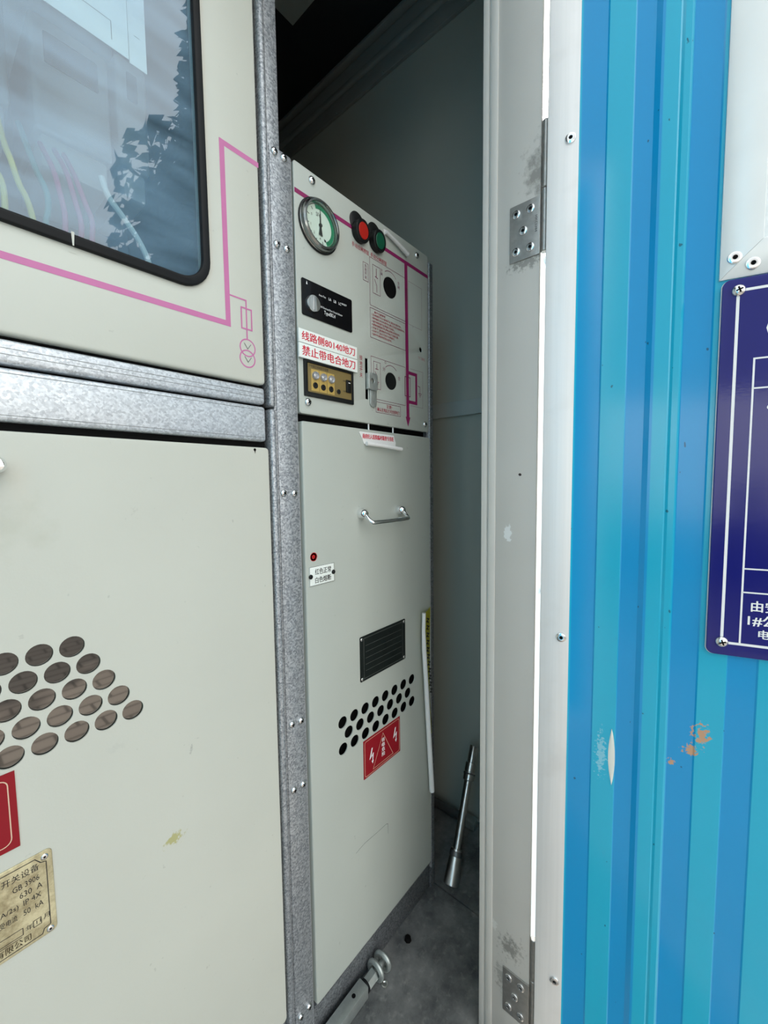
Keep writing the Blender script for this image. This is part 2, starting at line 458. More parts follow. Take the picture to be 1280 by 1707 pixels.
def plate(bm, outline, y0, y1, holes=(), bv=0.0, mi=0):
    """flat sheet in the xz plane between depths y0 (front) and y1, with holes and eased edges"""
    cu = bpy.data.curves.new('tmp', 'CURVE'); cu.dimensions = '2D'; cu.fill_mode = 'BOTH'
    th = abs(y1-y0)
    cu.bevel_depth = bv; cu.bevel_resolution = 2 if bv else 0
    cu.extrude = max(th/2-bv, 0.0); cu.offset = -bv
    for pts in [outline] + list(holes):
        s = cu.splines.new('POLY'); s.points.add(len(pts)-1); s.use_cyclic_u = True
        for q, (x, z) in zip(s.points, pts): q.co = (x, z, 0, 1)
    o = bpy.data.objects.new('tmp', cu)
    me = o.to_mesh()
    t = bmesh.new(); t.from_mesh(me)
    bmesh.ops.remove_doubles(t, verts=t.verts, dist=1e-7)
    ym = (y0+y1)/2
    for v in t.verts: v.co = Vector((v.co.x, ym - v.co.z, v.co.y))
    for f in t.faces: f.material_index = mi
    m2 = bpy.data.meshes.new('tmp'); t.to_mesh(m2); t.free()
    bm.from_mesh(m2)
    o.to_mesh_clear(); bpy.data.objects.remove(o); bpy.data.curves.remove(cu); bpy.data.meshes.remove(m2)
    return bm

def sheet_panel(bm, x0, x1, z0, z1, r, y0, y1, bv, holes, hd):
    """folded sheet door: perforated face, rounded edge, return flange"""
    plate(bm, rrect(x0+bv, x1-bv, z0+bv, z1-bv, max(r-bv, 0.0005)), y0, y0, holes)
    bmesh.ops.remove_doubles(bm, verts=bm.verts, dist=1e-6)
    rows = []
    for k in range(6):
        a = PI/2*k/5
        g = bv*(1-math.sin(a)); d = bv*(1-math.cos(a))
        rows.append([bm.verts.new((x, y0+d, z)) for x, z in rrect(x0+g, x1-g, z0+g, z1-g, max(r-g, 0.0005))])
    rows.append([bm.verts.new((x, y1, z)) for x, z in rrect(x0, x1, z0, z1, r)])
    for a, b in zip(rows[:-1], rows[1:]):
        n = len(a)
        for i in range(n): bm.faces.new((a[i], a[(i+1) % n], b[(i+1) % n], b[i]))
    for h in holes:
        a = [bm.verts.new((x, y0, z)) for x, z in h]; b = [bm.verts.new((x, y0+hd, z)) for x, z in h]
        n = len(a)
        for i in range(n): bm.faces.new((a[i], b[i], b[(i+1) % n], a[(i+1) % n]))
    bmesh.ops.remove_doubles(bm, verts=bm.verts, dist=1e-6)
    return bm

def poly(bm, pts, y, mi=0):
    f = bm.faces.new([bm.verts.new((x, y, z)) for x, z in pts]); f.material_index = mi
    return bm

def stroke(bm, pts, w, y, mi=0, closed=False):
    """printed line: mitred flat band through (x, z) points"""
    P = [Vector((x, z)) for x, z in pts]
    n = len(P); L = []; R_ = []
    for i in range(n):
        if closed: a, b = P[(i-1) % n], P[(i+1) % n]
        else: a, b = P[max(i-1, 0)], P[min(i+1, n-1)]
        d1 = (P[i]-a).normalized() if (P[i]-a).length > 1e-9 else None
        d2 = (b-P[i]).normalized() if (b-P[i]).length > 1e-9 else None
        if d1 is None: d1 = d2
        if d2 is None: d2 = d1
        n1 = Vector((-d1.y, d1.x)); n2 = Vector((-d2.y, d2.x)); m = n1+n2
        m = m.normalized() if m.length > 1e-6 else n1
        k = (w/2)/max(0.35, m.dot(n1))
        L.append(P[i]+m*k); R_.append(P[i]-m*k)
    lv = [bm.verts.new((p.x, y, p.y)) for p in L]; rv = [bm.verts.new((p.x, y, p.y)) for p in R_]
    for i in range(n if closed else n-1):
        j = (i+1) % n
        f = bm.faces.new((rv[i], rv[j], lv[j], lv[i])); f.material_index = mi
    return bm

def ring(bm, cx, cz, r, w, y, mi=0, a0=0.0, a1=2*PI, n=36):
    full = abs(a1-a0) > 2*PI-1e-4
    pts = [(cx + r*math.cos(a0+(a1-a0)*i/n), cz + r*math.sin(a0+(a1-a0)*i/n)) for i in range(n if full else n+1)]
    return stroke(bm, pts, w, y, mi, full)

def text(bm, s, x, z, h, y, w=None, align='L', bold=0.0, mi=0, vert=False, rot=0.0):
    """lettering h tall (and w wide if given), its lower left (or centre) at x, z"""
    if vert:
        for i, ch in enumerate(s): text(bm, ch, x, z - i*h*1.15, h, y, w, 'C', bold, mi)
        return bm
    cu = bpy.data.curves.new('tmp', 'FONT'); cu.body = s; cu.size = 1.0; cu.resolution_u = 2
    o = bpy.data.objects.new('tmp', cu); COL.objects.link(o)
    bpy.context.view_layer.update()
    me = bpy.data.meshes.new_from_object(o.evaluated_get(bpy.context.evaluated_depsgraph_get()))
    if len(me.vertices):
        xs = [v.co.x for v in me.vertices]; ys = [v.co.y for v in me.vertices]
        x0, x1, y0, y1 = min(xs), max(xs), min(ys), max(ys)
        k = h/max(y1-y0, 1e-6); kx = k if w is None else w/max(x1-x0, 1e-6)
        ox = x if align == 'L' else x - (x1-x0)*kx/2
        c, sn = math.cos(rot), math.sin(rot)
        for v in me.vertices:
            px, pz = (v.co.x-x0)*kx, (v.co.y-y0)*k
            v.co = Vector((ox + px*c - pz*sn, y, z + px*sn + pz*c))
        for p in me.polygons: p.material_index = mi
        bm.from_mesh(me)
        b_ = bold*h*1.4
        for i, (dx, dz) in enumerate(((b_, 0), (-b_, 0), (0, b_*0.7))):
            if bold <= 0: break
            m2 = me.copy()
            for v in m2.vertices: v.co += Vector((dx, -0.00001*(i+1), dz))
            bm.from_mesh(m2); bpy.data.meshes.remove(m2)
    bpy.data.objects.remove(o); bpy.data.curves.remove(cu); bpy.data.meshes.remove(me)
    return bm

def letters(parent, name, mat, y, items, label=None):
    """each line of lettering is a part of its own: (text, x, z, height, width, options)"""
    for it in items:
        t, x, z, h, w = it[:5]; kw = it[5] if len(it) > 5 else {}
        bm = BM(); text(bm, t, x, z, h, y, w, **kw)
        obj(name, bm, mat, parent, label)

def screw(parent, x, z, y, r=0.005, name='screw', mat='screw', rivet=False, slot_a=0.6):
    bm = BM()
    if rivet:
        lathe(bm, (x, y, z), (0, -1, 0), [(r, -0.0008), (r, 0.0004), (r*0.92, r*0.22), (r*0.6, r*0.36), (r*0.36, r*0.34), (r*0.30, r*0.02), (0, r*0.0)], 24)
    else:
        lathe(bm, (x, y, z), (0, -1, 0), [(r, -0.0008), (r, r*0.15), (r*0.86, r*0.45), (r*0.5, r*0.66), (0, r*0.72)], 20)
    o = obj(name, bm, mat, parent)
    bm = BM()
    if rivet: lathe(bm, (x, y, z), (0, -1, 0), [(r*0.29, r*0.03), (r*0.29, r*0.06), (0, r*0.07)], 14)
    else:
        for a in (slot_a, slot_a+PI/2):
            c, s_ = math.cos(a)*r*0.52, math.sin(a)*r*0.52
            stroke(bm, [(x-c, z-s_), (x+c, z+s_)], r*0.24, y - r*0.735)
    return o, bm

def add_screw(parent, x, z, y, r=0.005, name='screw', rivet=False, a=0.6, deep=True, mat='screw'):
    """deep: the recess becomes a child of the screw; otherwise it is merged in"""
    o, bm = screw(parent, x, z, y, r, name, mat, rivet, a)
    if deep: obj('screw_recess' if not rivet else 'rivet_hole', bm, 'recess', o)
    else:
        me = o.data; t = BM(); t.from_mesh(me); n0 = len(t.faces)
        m2 = bpy.data.meshes.new('tmp'); localize(bm, parent); bm.to_mesh(m2); bm.free(); t.from_mesh(m2); bpy.data.meshes.remove(m2)
        t.faces.ensure_lookup_table()
        for f in t.faces[n0:]: f.material_index = 1; 
        t.to_mesh(me); t.free(); me.materials.append(M['recess'])
    return o

# ================================================================== THE SETTING
Y0 = 0.56            # front plane of the cabinets
EX = 1.09            # end wall
def struct(name, bm, mat, label=None, cat=None):
    o = obj(name, bm, mat); o['kind'] = 'structure'
    if label: o['label'] = label
    if cat: o['category'] = cat
    return o

bm = BM()
box(bm, -1.5, 0.666, 0.262, 0.334, -0.06, 0.0); box(bm, -1.5, 0.8435, 0.334, 1.62, -0.06, 0.0); box(bm, 0.8465, EX+0.05, 0.334, 1.62, -0.06, 0.0); box(bm, -1.5, EX+0.05, 0.31, 1.62, -0.10, -0.055)
struct('floor', bm, 'floor', 'dirty dark grey metal floor with a seam inside the cubicle', 'floor')
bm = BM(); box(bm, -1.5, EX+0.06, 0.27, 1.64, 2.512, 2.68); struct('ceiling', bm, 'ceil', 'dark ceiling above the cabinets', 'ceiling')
bm = BM()
box(bm, EX, EX+0.05, 0.334, 1.64, 1.258, 2.62); box(bm, EX+0.006, EX+0.05, 0.334, 1.64, 0.0, 1.258)
struct('wall_right', bm, 'wall', 'dim grey green end wall panel beyond the right cabinet', 'wall')
bm = BM(); box(bm, EX-0.006, EX, 0.334, 1.60, 1.256, 1.300, 0.002); lathe(bm, (EX-0.006, 0.645, 1.283), (-1, 0, 0), [(0.0022, 0), (0, 0.001)], 10)
struct('trim_1', bm, 'wall_trim', 'folded horizontal seam strip across the end wall', 'trim')
bm = BM()
box(bm, EX-0.012, EX, 0.334, 1.60, 2.366, 2.415, 0.002); box(bm, EX-0.02, EX, 0.334, 1.60, 2.415, 2.44, 0.008, 3)
box(bm, EX-0.010, EX, 0.334, 1.60, 2.44, 2.49, 0.002); box(bm, EX-0.03, EX, 0.334, 1.60, 2.492, 2.506, 0.003)
struct('trim_2', bm, 'beam', 'dark ribbed steel beam along the top of the end wall', 'beam')
bm = BM()
for yy in (0.60, 0.9, 1.12, 1.33): lathe(bm, (EX-0.0125, yy, 2.372), (-1, 0, 0), [(0.004, 0), (0.003, 0.002), (0, 0.003)], 10)
struct('trim_3', bm, 'beam', 'small rivets under the beam of the end wall', 'rivets')
bm = BM(); box(bm, -1.5, EX+0.05, 1.60, 1.64, -0.05, 2.62); struct('wall_back', bm, 'beam', 'dark rear wall behind the cabinets', 'wall')
bm = BM(); box(bm, -1.54, -1.5, 0.30, 1.64, -0.05, 2.62); struct('wall_left', bm, 'wall', 'grey far side wall of the cubicle', 'wall')
bm = BM()
box(bm, 0.667, EX+0.05, 0.264, 0.333, -0.30, 2.62); box(bm, -1.5, 0.667, 0.264, 0.333, 2.06, 2.62); box(bm, -1.54, -0.47, 0.264, 0.333, -0.30, 2.06)
struct('wall_front', bm, 'outwall', 'sunlit white outer wall seen as a slit behind the jamb', 'wall')
bm = BM(); box(bm, -1.54, EX+0.05, 0.266, 1.64, -0.32, -0.10); struct('trim_4', bm, 'wall_trim', 'base frame under the cubicle floor', 'base')
bm = BM(); box(bm, -30, 30, -30, 30, -0.36, -0.32); struct('ground', bm, 'paving', 'paved ground outside the cubicle', 'ground')
# dim roof joist in the dark corner
bm = BM(); box(bm, 0.45, 0.887, 0.72, 1.11, 2.503, 2.5125, 0.002); struct('trim_5', bm, 'wall_trim', 'dim ceiling plate in the dark upper corner', 'plate')

# sunlit slit: white aluminium flange with rivets on the outer wall
bm = BM(); box(bm, 0.682, 0.80, 0.2627, 0.2645, -0.25, 2.55, 0.0006)
tr = struct('trim_6', bm, 'alu_white', 'white riveted flange in the bright slit beside the door', 'flange')
for zz in (1.447, 0.862): add_screw(tr, 0.753, zz, 0.2625, 0.0075, 'rivet', True, mat='alu')

# door jamb: local x runs along world -Y from the inner edge (Y=0.382), front looks to world -X
JX, JK, JZ = 0.66, 0.88, 0.1272
jamb = empty('trim_7', (0, 0, 0), (JX, 0.3362, JZ), -PI/2); KS[jamb.name] = JK
tag(jamb, 'grey painted door jamb with hinge plates between the dark opening and the blue door', 'jamb', None, 'structure')
bm = BM(); box(bm, 0.0285, 0.1095, 0.0, 0.0075, -0.25, 2.12, 0.0012, 2)
obj('jamb_plate', bm, 'jamb', jamb)
bm = BM(); box(bm, 0.0165, 0.0305, -0.003, 0.006, -0.25, 2.12, 0.0014, 2); obj('jamb_fold', bm, 'jamb_band', jamb, 'paler raised fold along the jamb')
bm = BM(); box(bm, 0.0, 0.0125, -0.001, 0.008, -0.25, 2.12, 0.0012, 2); box(bm, 0.0125, 0.0165, 0.002, 0.007, -0.25, 2.12); obj('jamb_lip', bm, 'jamb_band', jamb)
def jamb_hinge(zb, zt, kz0, kz1, skip=()):
    o = plate(BM(), rrect(0.0555, 0.1105, zb, zt, 0.001), -0.0025, 0.0, bv=0.0006)
    h = obj('hinge_plate', o, 'hinge', jamb, 'weathered steel hinge plate')
    zc = (zb+zt)/2; hz = (zt-zb)/2 - 0.0165
    for i, (x, z) in enumerate(((0.068, zc+hz), (0.094, zc+hz), (0.081, zc), (0.068, zc-hz), (0.094, zc-hz))):
        if i in skip: continue
        add_screw(h, x, z, -0.0025, 0.0078, 'rivet', True, deep=False)
    km = zt+0.012 if zt < kz1 else (kz0+kz1)/2
    b2 = BM(); cyl(b2, (0.1155, 0.006, kz0), (0.1155, 0.006, km-0.0006), 0.0060, 18, ch=0.001); cyl(b2, (0.1155, 0.006, km+0.0006), (0.1155, 0.006, kz1), 0.0060, 18, ch=0.001)
    kn = obj('hinge_knuckle', b2, 'hinge', jamb)
    return h
h = jamb_hinge(1.458, 1.556, 1.462, 1.68)
bm = BM(); text(bm, 'HXCS384', 0.1018, 1.525, 0.0042, -0.0027, 0.028, rot=-PI/2); obj('stamped_mark', bm, 'ink', h)
jamb_hinge(-0.048, 0.050, -0.045, 0.15)

# ------------------------------------------------------------------ the blue door leaf (hinged open)
DR = empty('door_1', (0, 0, 0), (0.6556, 0.2286, JZ - 0.167*JK), math.atan2(-0.96556, 0.26017))
ORG[DR.name] = Vector((0, 0, -0.167)); KS[DR.name] = JK
tag(DR, 'blue ribbed steel door swung open with aluminium edge and vent frame', 'door', None, 'structure')
DW, DB, DT = 0.90, -0.167, 2.17
bm = BM()
# rolled sheet profile along x: wide flats with shallow 1 mm steps, one deeper rib
prof = [(0.030, 0.0)]
x = 0.0885
while x < DW-0.05:
    if abs(x-0.1627) < 0.01:
        prof += [(x-0.0105, 0.0), (x-0.003, -0.0035), (x+0.020, -0.0035), (x+0.0225, -0.002), (x+0.026, -0.0035), (x+0.034, -0.0035), (x+0.0385, 0.0)]
    else:
        prof += [(x-0.0012, 0.0), (x+0.0012, -0.0011), (x+0.0361, -0.0011), (x+0.0385, 0.0)]
    x += 0.0742
prof.append((DW-0.02, 0.0))
fr = [(bm.verts.new((a, b, DB)), bm.verts.new((a, b, DT))) for a, b in prof]
for (a0, a1), (b0, b1) in zip(fr[:-1], fr[1:]): bm.faces.new((a0, b0, b1, a1))
# back skin and edges
k0 = [bm.verts.new(v) for v in ((0.03, 0.032, DB), (DW-0.02, 0.032, DB), (DW-0.02, 0.032, DT), (0.03, 0.032, DT))]
bm.faces.new(k0[::-1])
bm.faces.new((fr[0][0], fr[0][1], k0[3], k0[0])); bm.faces.new((fr[-1][1], fr[-1][0], k0[1], k0[2]))
bm.faces.new([f[0] for f in fr[::-1]] + [k0[0], k0[1]]); bm.faces.new([f[1] for f in fr] + [k0[2], k0[3]])
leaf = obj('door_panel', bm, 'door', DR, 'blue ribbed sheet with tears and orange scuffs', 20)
# torn dent
bm = BM()
n = 14; Lp = []
for i in range(n+1):
    t = i/n; z = 0.523 + 0.103*t; w_ = 0.0052*math.sin(PI*t)**0.7
    Lp.append((0.1215 - 0.0016*t - w_*0.25, z, 0.1215 - 0.0016*t + w_))
va = [bm.verts.new((a, -0.0022, z)) for a, z, b in Lp]; vb = [bm.verts.new((b, -0.0013, z)) for a, z, b in Lp]
vc = [bm.verts.new((a-0.004*math.sin(PI*i/n), -0.0012, z)) for i, (a, z, b) in enumerate(Lp)]
for i in range(n):
    if i in (0, n-1):
        pass
    bm.faces.new((va[i], vb[i], vb[i+1], va[i+1])); bm.faces.new((vc[i], va[i], va[i+1], vc[i+1]))
obj('torn_dent', bm, 'dent', leaf, 'pale torn dent in the sheet')
# aluminium edge profiles
bm = BM(); box(bm, 0.0, 0.0487, -0.0035, 0.0335, DB, DT, 0.0015, 2); strip = obj('edge_strip', bm, 'alu', DR, 'brushed aluminium strip on the hinge edge')
for zz in (1.625, 0.778, 0.10): add_screw(strip, 0.036, zz, -0.0035, 0.0088, 'rivet', True)
bm = BM(); box(bm, DW-0.05, DW, -0.0035, 0.0335, DB, DT, 0.0015, 2); box(bm, 0.05, DW-0.05, -0.0035, 0.0335, DT-0.05, DT, 0.0015, 2)
obj('edge_strip', bm, 'alu', DR)
# vent frame with mitred corners
vx0, vx1, vz0, vz1, fw = 0.242, 0.760, 1.353, 1.95, 0.048
vf = BM()
def vbar(bm, ax, az_, bx, bz, ix, iz, jx, jz):
    e_ = 0.0075; dx = e_ if ix > ax else -e_; 
    o_ = [(ax, az_), (bx, bz), (jx, jz), (ix, iz)]
    cx = sum(p[0] for p in o_)/4
    return o_
parts4 = (((vx0, vz0), (vx0, vz1), (1, 0)), ((vx0, vz0), (vx1, vz0), (0, 1)), ((vx1, vz0), (vx1, vz1), (-1, 0)), ((vx0, vz1), (vx1, vz1), (0, -1)))
ventf = None
for (a, b, nrm) in parts4:
    def pt(p, d, y):
        sx_ = 1 if p[0] == vx0 else -1; sz_ = 1 if p[1] == vz0 else -1
        g = 0.0002
        return Vector((p[0] + sx_*d + nrm[0]*0 , y, p[1] + sz_*d))
    bm = BM(); rows = []
    for d, y in ((0.0, 0.0), (0.0, -0.004), (0.0075, -0.0085), (fw-0.001, -0.0085), (fw, -0.0075), (fw, 0.0)):
        rows.append((bm.verts.new(pt(a, d, y)), bm.verts.new(pt(b, d, y))))
    for r0, r1 in zip(rows[:-1], rows[1:]): bm.faces.new((r0[0], r0[1], r1[1], r1[0]))
    bm.faces.new([r[0] for r in rows]); bm.faces.new([r[1] for r in rows])
    # hairline mitre: pull the bar ends back
    if nrm[0] == 0:
        for v in bm.verts: v.co.x += 0.0005 if v.co.x < (vx0+vx1)/2 else -0.0005
    o = obj('vent_frame', bm, 'alu_white', DR, 'white aluminium bar of the vent frame')
    if nrm == (1, 0): add_screw(o, 0.2575, 1.380, -0.0085, 0.0090, 'rivet', True)
    if nrm == (0, 1): add_screw(o, 0.2785, 1.3675, -0.0085, 0.0090, 'rivet', True)
bm = BM(); box(bm, vx0+fw-0.001, vx1-fw+0.001, -0.003, 0.0, vz0+fw-0.001, vz1-fw+0.001); obj('vent_screen', bm, 'crinkle', DR, 'crinkled white screen inside the vent frame')

# added leaf, out of view on the camera's left, blocks side light
D2 = empty('light_block_leaf', (0, 0, 0), (-0.475, 0.225, -0.02), math.radians(-97))
ORG[D2.name] = Vector((0, 0, DB)); tag(D2, 'added blue steel leaf out of view, blocking side light', 'door', None, 'structure')
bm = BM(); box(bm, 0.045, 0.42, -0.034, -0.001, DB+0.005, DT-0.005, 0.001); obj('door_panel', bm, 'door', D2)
bm = BM()
for bx_ in ((0.0, 0.05, DB, DT), (0.415, 0.465, DB, DT), (0.05, 0.415, DT-0.05, DT), (0.05, 0.415, DB, DB+0.05)): box(bm, bx_[0], bx_[1], -0.036, 0.001, bx_[2], bx_[3], 0.0015)
obj('edge_strip', bm, 'alu', D2)

# ------------------------------------------------------------------ purple-blue sign screwed on the door
SG = empty('service_sign', (0.0, 0.0, 0.787), tuple(DR.matrix_basis @ Vector((0, 0, (0.787+0.167)*JK))), DR.rotation_euler.z); KS[SG.name] = JK
tag(SG, 'purple blue enamel notice with white ruled table on the blue door below its vent', 'sign')
bm = BM(); plate(bm, rrect(0.2455, 0.735, 0.787, 1.3505, 0.010), -0.0075, -0.0040, bv=0.0008)
board = obj('sign_board', bm, ['signblue'], SG)
bm = BM(); plate(bm, rrect(0.2445, 0.736, 0.786, 1.3510, 0.011), -0.0040, -0.0028); obj('sign_backing', bm, 'alu', SG, 'pale edge of the sign')
yS = -0.0077
bm = BM()
stroke(bm, [(0.264, 0.807), (0.7165, 0.807), (0.7165, 1.333), (0.264, 1.333)], 0.0038, yS, closed=True)
stroke(bm, [(0.286, 0.808), (0.286, 1.2335), (0.695, 1.2335), (0.695, 0.808)], 0.0024, yS)
for zz in (1.191, 0.924, 0.888): stroke(bm, [(0.286, zz), (0.695, zz)], 0.0022, yS)
obj('sign_rules', bm, 'whiteink', SG, 'white ruled lines')
letters(SG, 'sign_lettering', 'whiteink', yS, [('0', 0.2985, 1.247, 0.056, 0.04, dict(bold=0.01)), ('c', 0.303, 1.159, 0.0065, None, dict(bold=0.01)),
    ('由安', 0.2975, 0.8595, 0.0165, 0.0315, dict(bold=0.018)), ('1#公', 0.2945, 0.8375, 0.017, 0.034, dict(bold=0.018)), ('电', 0.3075, 0.819, 0.0135, 0.0125, dict(bold=0.018))])
for (sx_, sz_) in ((0.264, 1.333), (0.264, 0.808), (0.7165, 1.333), (0.7165, 0.808)):
    add_screw(SG, sx_, sz_, -0.0075, 0.0085, 'screw', False, 0.35)

# ================================================================== LEFT CABINET
LC = empty('switchgear_cabinet', (0.0, Y0, 0.0))
tag(LC, 'large left switchgear cabinet with a window, galvanised rails and round vent holes', 'cabinet', 'switchgear cabinets side by side')
LX0, LX1, LT = -0.40, 0.414, 2.05
F = Y0
bm = BM()
box(bm, LX0, LX0+0.003, F+0.02, 1.45, 0.0, LT); box(bm, LX1-0.003, LX1, F+0.02, 1.45, 0.0, LT)
box(bm, LX0, LX1, F+0.02, 1.45, LT-0.003, LT); box(bm, LX0, LX1, 1.447, 1.45, 0.0, LT)
box(bm, LX0, LX1, F+0.02, 1.45, 0.02, 0.023)
obj('body', bm, 'cab_body', LC)
bm = BM()
box(bm, LX0+0.004, LX1-0.004, F+0.022, 0.95, 1.215, 1.218); box(bm, LX0+0.004, LX1-0.004, 0.92, 0.923, 1.218, 2.0)
box(bm, 0.368, 0.372, F+0.022, 0.66, 1.218, 2.0); box(bm, LX0+0.045, LX0+0.05, F+0.022, 0.92, 1.218, 2.0)
obj('instrument_compartment', bm, 'compart', LC, 'compartment behind the window, sky reflection put into its blue grey colour')
bm = BM()
for a_, b_, c_, d_ in ((0.366, 0.62, 0.330, 0.92), (0.352, 0.70, 0.347, 0.80)):
    tube(bm, [(a_, b_, 1.219), (a_, b_, 2.0)], 0.004, 8)
v4 = [bm.verts.new(p) for p in ((0.368, F+0.03, 1.219), (0.322, 0.918, 1.219), (0.300, 0.918, 2.0), (0.368, F+0.03, 2.0))]; bm.faces.new(v4)
v4 = [bm.verts.new(p) for p in ((0.370, F+0.03, 1.219), (0.370, 0.918, 1.219), (0.370, 0.918, 2.0), (0.370, F+0.03, 2.0))]; bm.faces.new(v4)
obj('inner_side_panel', bm, 'sidepanel', LC, 'dark side panel inside the window')
# upper door with rounded window opening
WX0, WX1, WZ0, WZ1, WR = -0.27, 0.284, 1.3265, 1.95, 0.035
bm = BM(); plate(bm, rrect(-0.365, 0.3725, 1.213, 2.03, 0.006), F-0.004, F+0.018, [rrect(WX0, WX1, WZ0, WZ1, WR)], 0.003)
UD = obj('upper_door', bm, 'upper', LC, 'grey painted door with a window and pink circuit line')
yp = F-0.0042
bm = BM()
# gasket split into its long run and the short lap at the seam
out = rrect(WX0-0.006, WX1+0.0055, WZ0-0.006, WZ1+0.006, WR+0.006, 8); inn = rrect(WX0+0.006, WX1-0.005, WZ0+0.006, WZ1-0.006, WR-0.004, 8)
plate(bm, out, F-0.009, F-0.001, [inn], 0.002)
gk = obj('window_gasket', bm, 'rubber', UD, 'black rubber gasket round the window')
bm = BM(); poly(bm, [(0.1338, 1.3195), (0.1352, 1.3195), (0.1362, 1.334), (0.1332, 1.334)], F-0.0092); poly(bm, [(0.131, 1.3135), (0.138, 1.3135), (0.1362, 1.321), (0.1332, 1.321)], F-0.0043)
obj('gasket_seam', bm, 'upper', gk, 'pale gap where the gasket ends meet')
bm = BM(); plate(bm, rrect(WX0+0.001, WX1-0.001, WZ0+0.001, WZ1-0.001, WR-0.001), F+0.000, F+0.004)
obj('window_pane', bm, 'glass', UD, 'dusty window glass with sky reflection painted into its haze')
bm = BM()
lw = 0.0075
stroke(bm, [(-0.34, 1.2872), (0.3145, 1.2895), (0.3145, 1.5345), (0.3725, 1.5345)], lw, yp)
t_ = 0.0021
stroke(bm, [(0.318, 1.3305), (0.3437, 1.3305), (0.3437, 1.274)], t_, yp-0.0001)
stroke(bm, [(0.3355, 1.319), (0.352, 1.319), (0.352, 1.2895), (0.3355, 1.2895)], t_, yp-0.0002, closed=True)
ring(bm, 0.3440, 1.2625, 0.0122, 0.0019, yp); ring(bm, 0.3432, 1.2465, 0.0122, 0.0019, yp-0.0001)
obj('mimic_diagram', bm, 'pink', UD, 'faded pink mimic line with transformer symbol')
bm = BM()
for zc in (1.2640, 1.2448): stroke(bm, [(0.3385, zc+0.0045), (0.3440, zc-0.003), (0.3495, zc+0.0045)], 0.0009, yp-0.0003)
obj('symbol_strokes', bm, 'greyink', UD)
# galvanised rails
bm = BM()
for z0, z1 in ((1.1832, 1.2078), (1.1262, 1.1795)):
    box(bm, -0.375, 0.3715, F-0.004, F+0.018, z0, z1, 0.0045, 3)
rl = obj('cross_rail', bm, 'zinc_light', LC, 'pair of galvanised spangled cross rails')
bm = BM()
for zz in (1.1985, 1.1925, 1.174, 1.132): stroke(bm, [(-0.37, zz), (0.368, zz)], 0.0006, F-0.0041)
obj('rail_groove', bm, 'greyink', rl, 'fine ruled grooves along the rails')
bm = BM(); box(bm, -0.375, 0.375, F+0.008, F+0.0195, 1.116, 1.214); obj('rail_shadow_gap', bm, 'recess', LC)
# lower door with vent holes
vh = []
rows = ((0.881, 0.1105, 8), (0.8565, 0.1245, 9), (0.832, 0.1385, 10), (0.807, 0.1525, 11), (0.7825, 0.1665, 12))
for z, xr, n in rows:
    for i in range(n): vh.append((xr-0.0284*i, z))
bm = BM(); sheet_panel(bm, -0.365, 0.3745, 0.128, 1.1165, 0.006, F-0.005, F+0.016, 0.0025, [circ(x, z, 0.0118, 26) for x, z in vh], 0.002)
LD = obj('lower_door', bm, 'lower', LC, 'grey lower door with slanting rows of vent holes')
bm = BM(); box(bm, -0.21, 0.19, F-0.0018, F+0.0, 0.765, 0.90); obj('vent_backing', bm, 'mirror_brown', LD, 'brown shiny sheet behind the vent holes')
bm = BM(); lathe(bm, (0.3495, F-0.0051, 1.1125), (0, -1, 0), [(0.0022, 0), (0, 0.0001)], 12); poly(bm, [(0.3485, 1.111), (0.3505, 1.111), (0.3497, 1.106)], F-0.0053); obj('corner_hole', bm, 'recess', LD)
# its chrome handle (only an end shows)
hd_b = BM()
for xx in (-0.055, 0.058): lathe(hd_b, (xx, F-0.005, 1.082), (0, -1, 0), [(0.009, 0), (0.009, 0.004), (0.0075, 0.010), (0.0085, 0.014), (0.006, 0.019), (0, 0.020)], 20)
tube(hd_b, [(-0.055, F-0.018, 1.082), (-0.054, F-0.033, 1.067), (-0.047, F-0.036, 1.063), (0.045, F-0.036, 1.063), (0.052, F-0.033, 1.067), (0.053, F-0.018, 1.082)], 0.0042, 12, sub=1)
obj('door_handle', hd_b, 'chrome', LD, 'chrome bail handle')
# red danger sign (only its right end shows)
bm = BM(); plate(bm, rrect(-0.075, 0.0553, 0.685, 0.7675, 0.0), F-0.0062, F-0.005)
ds = obj('danger_sign', bm, 'redsign', LD, 'red danger sign with cream border')
bm = BM(); stroke(bm, rrect(-0.069, 0.0492, 0.691, 0.7615, 0.007, 5), 0.0010, F-0.0064, closed=True); obj('sign_border', bm, 'cream', ds)
# gold rating plate
bm = BM(); plate(bm, rrect(-0.085, 0.0800, 0.5700, 0.6660, 0.005), F-0.0064, F-0.005, bv=0.0005)
rp = obj('rating_plate', bm, 'goldplate', LD, 'tarnished gold rating plate with black print')
yr = F-0.0066
bm = BM()
b_ = [(0.0655, 0.6615), (-0.0705, 0.6615), (-0.0755, 0.6565), (-0.0755, 0.5790), (-0.0705, 0.5740), (0.0672, 0.5740), (0.0690, 0.5790), (0.0745, 0.5800), (0.0745, 0.6535), (0.0700, 0.6550)]
stroke(bm, b_, 0.0008, yr, closed=True)
stroke(bm, [(0.0605, 0.5872), (0.0670, 0.5872), (0.0670, 0.5945), (0.0605, 0.5945)], 0.0006, yr, closed=True)
stroke(bm, [(0.0300, 0.5872), (0.0520, 0.5872), (0.0520, 0.5945), (0.0300, 0.5945)], 0.0006, yr, closed=True); stroke(bm, [(0.0300, 0.5850), (0.0510, 0.5850)], 0.0005, yr)
text(bm, '有限公司', 0.0300, 0.5762, 0.0076, yr, 0.0280)
obj('plate_rules', bm, 'ink', rp)
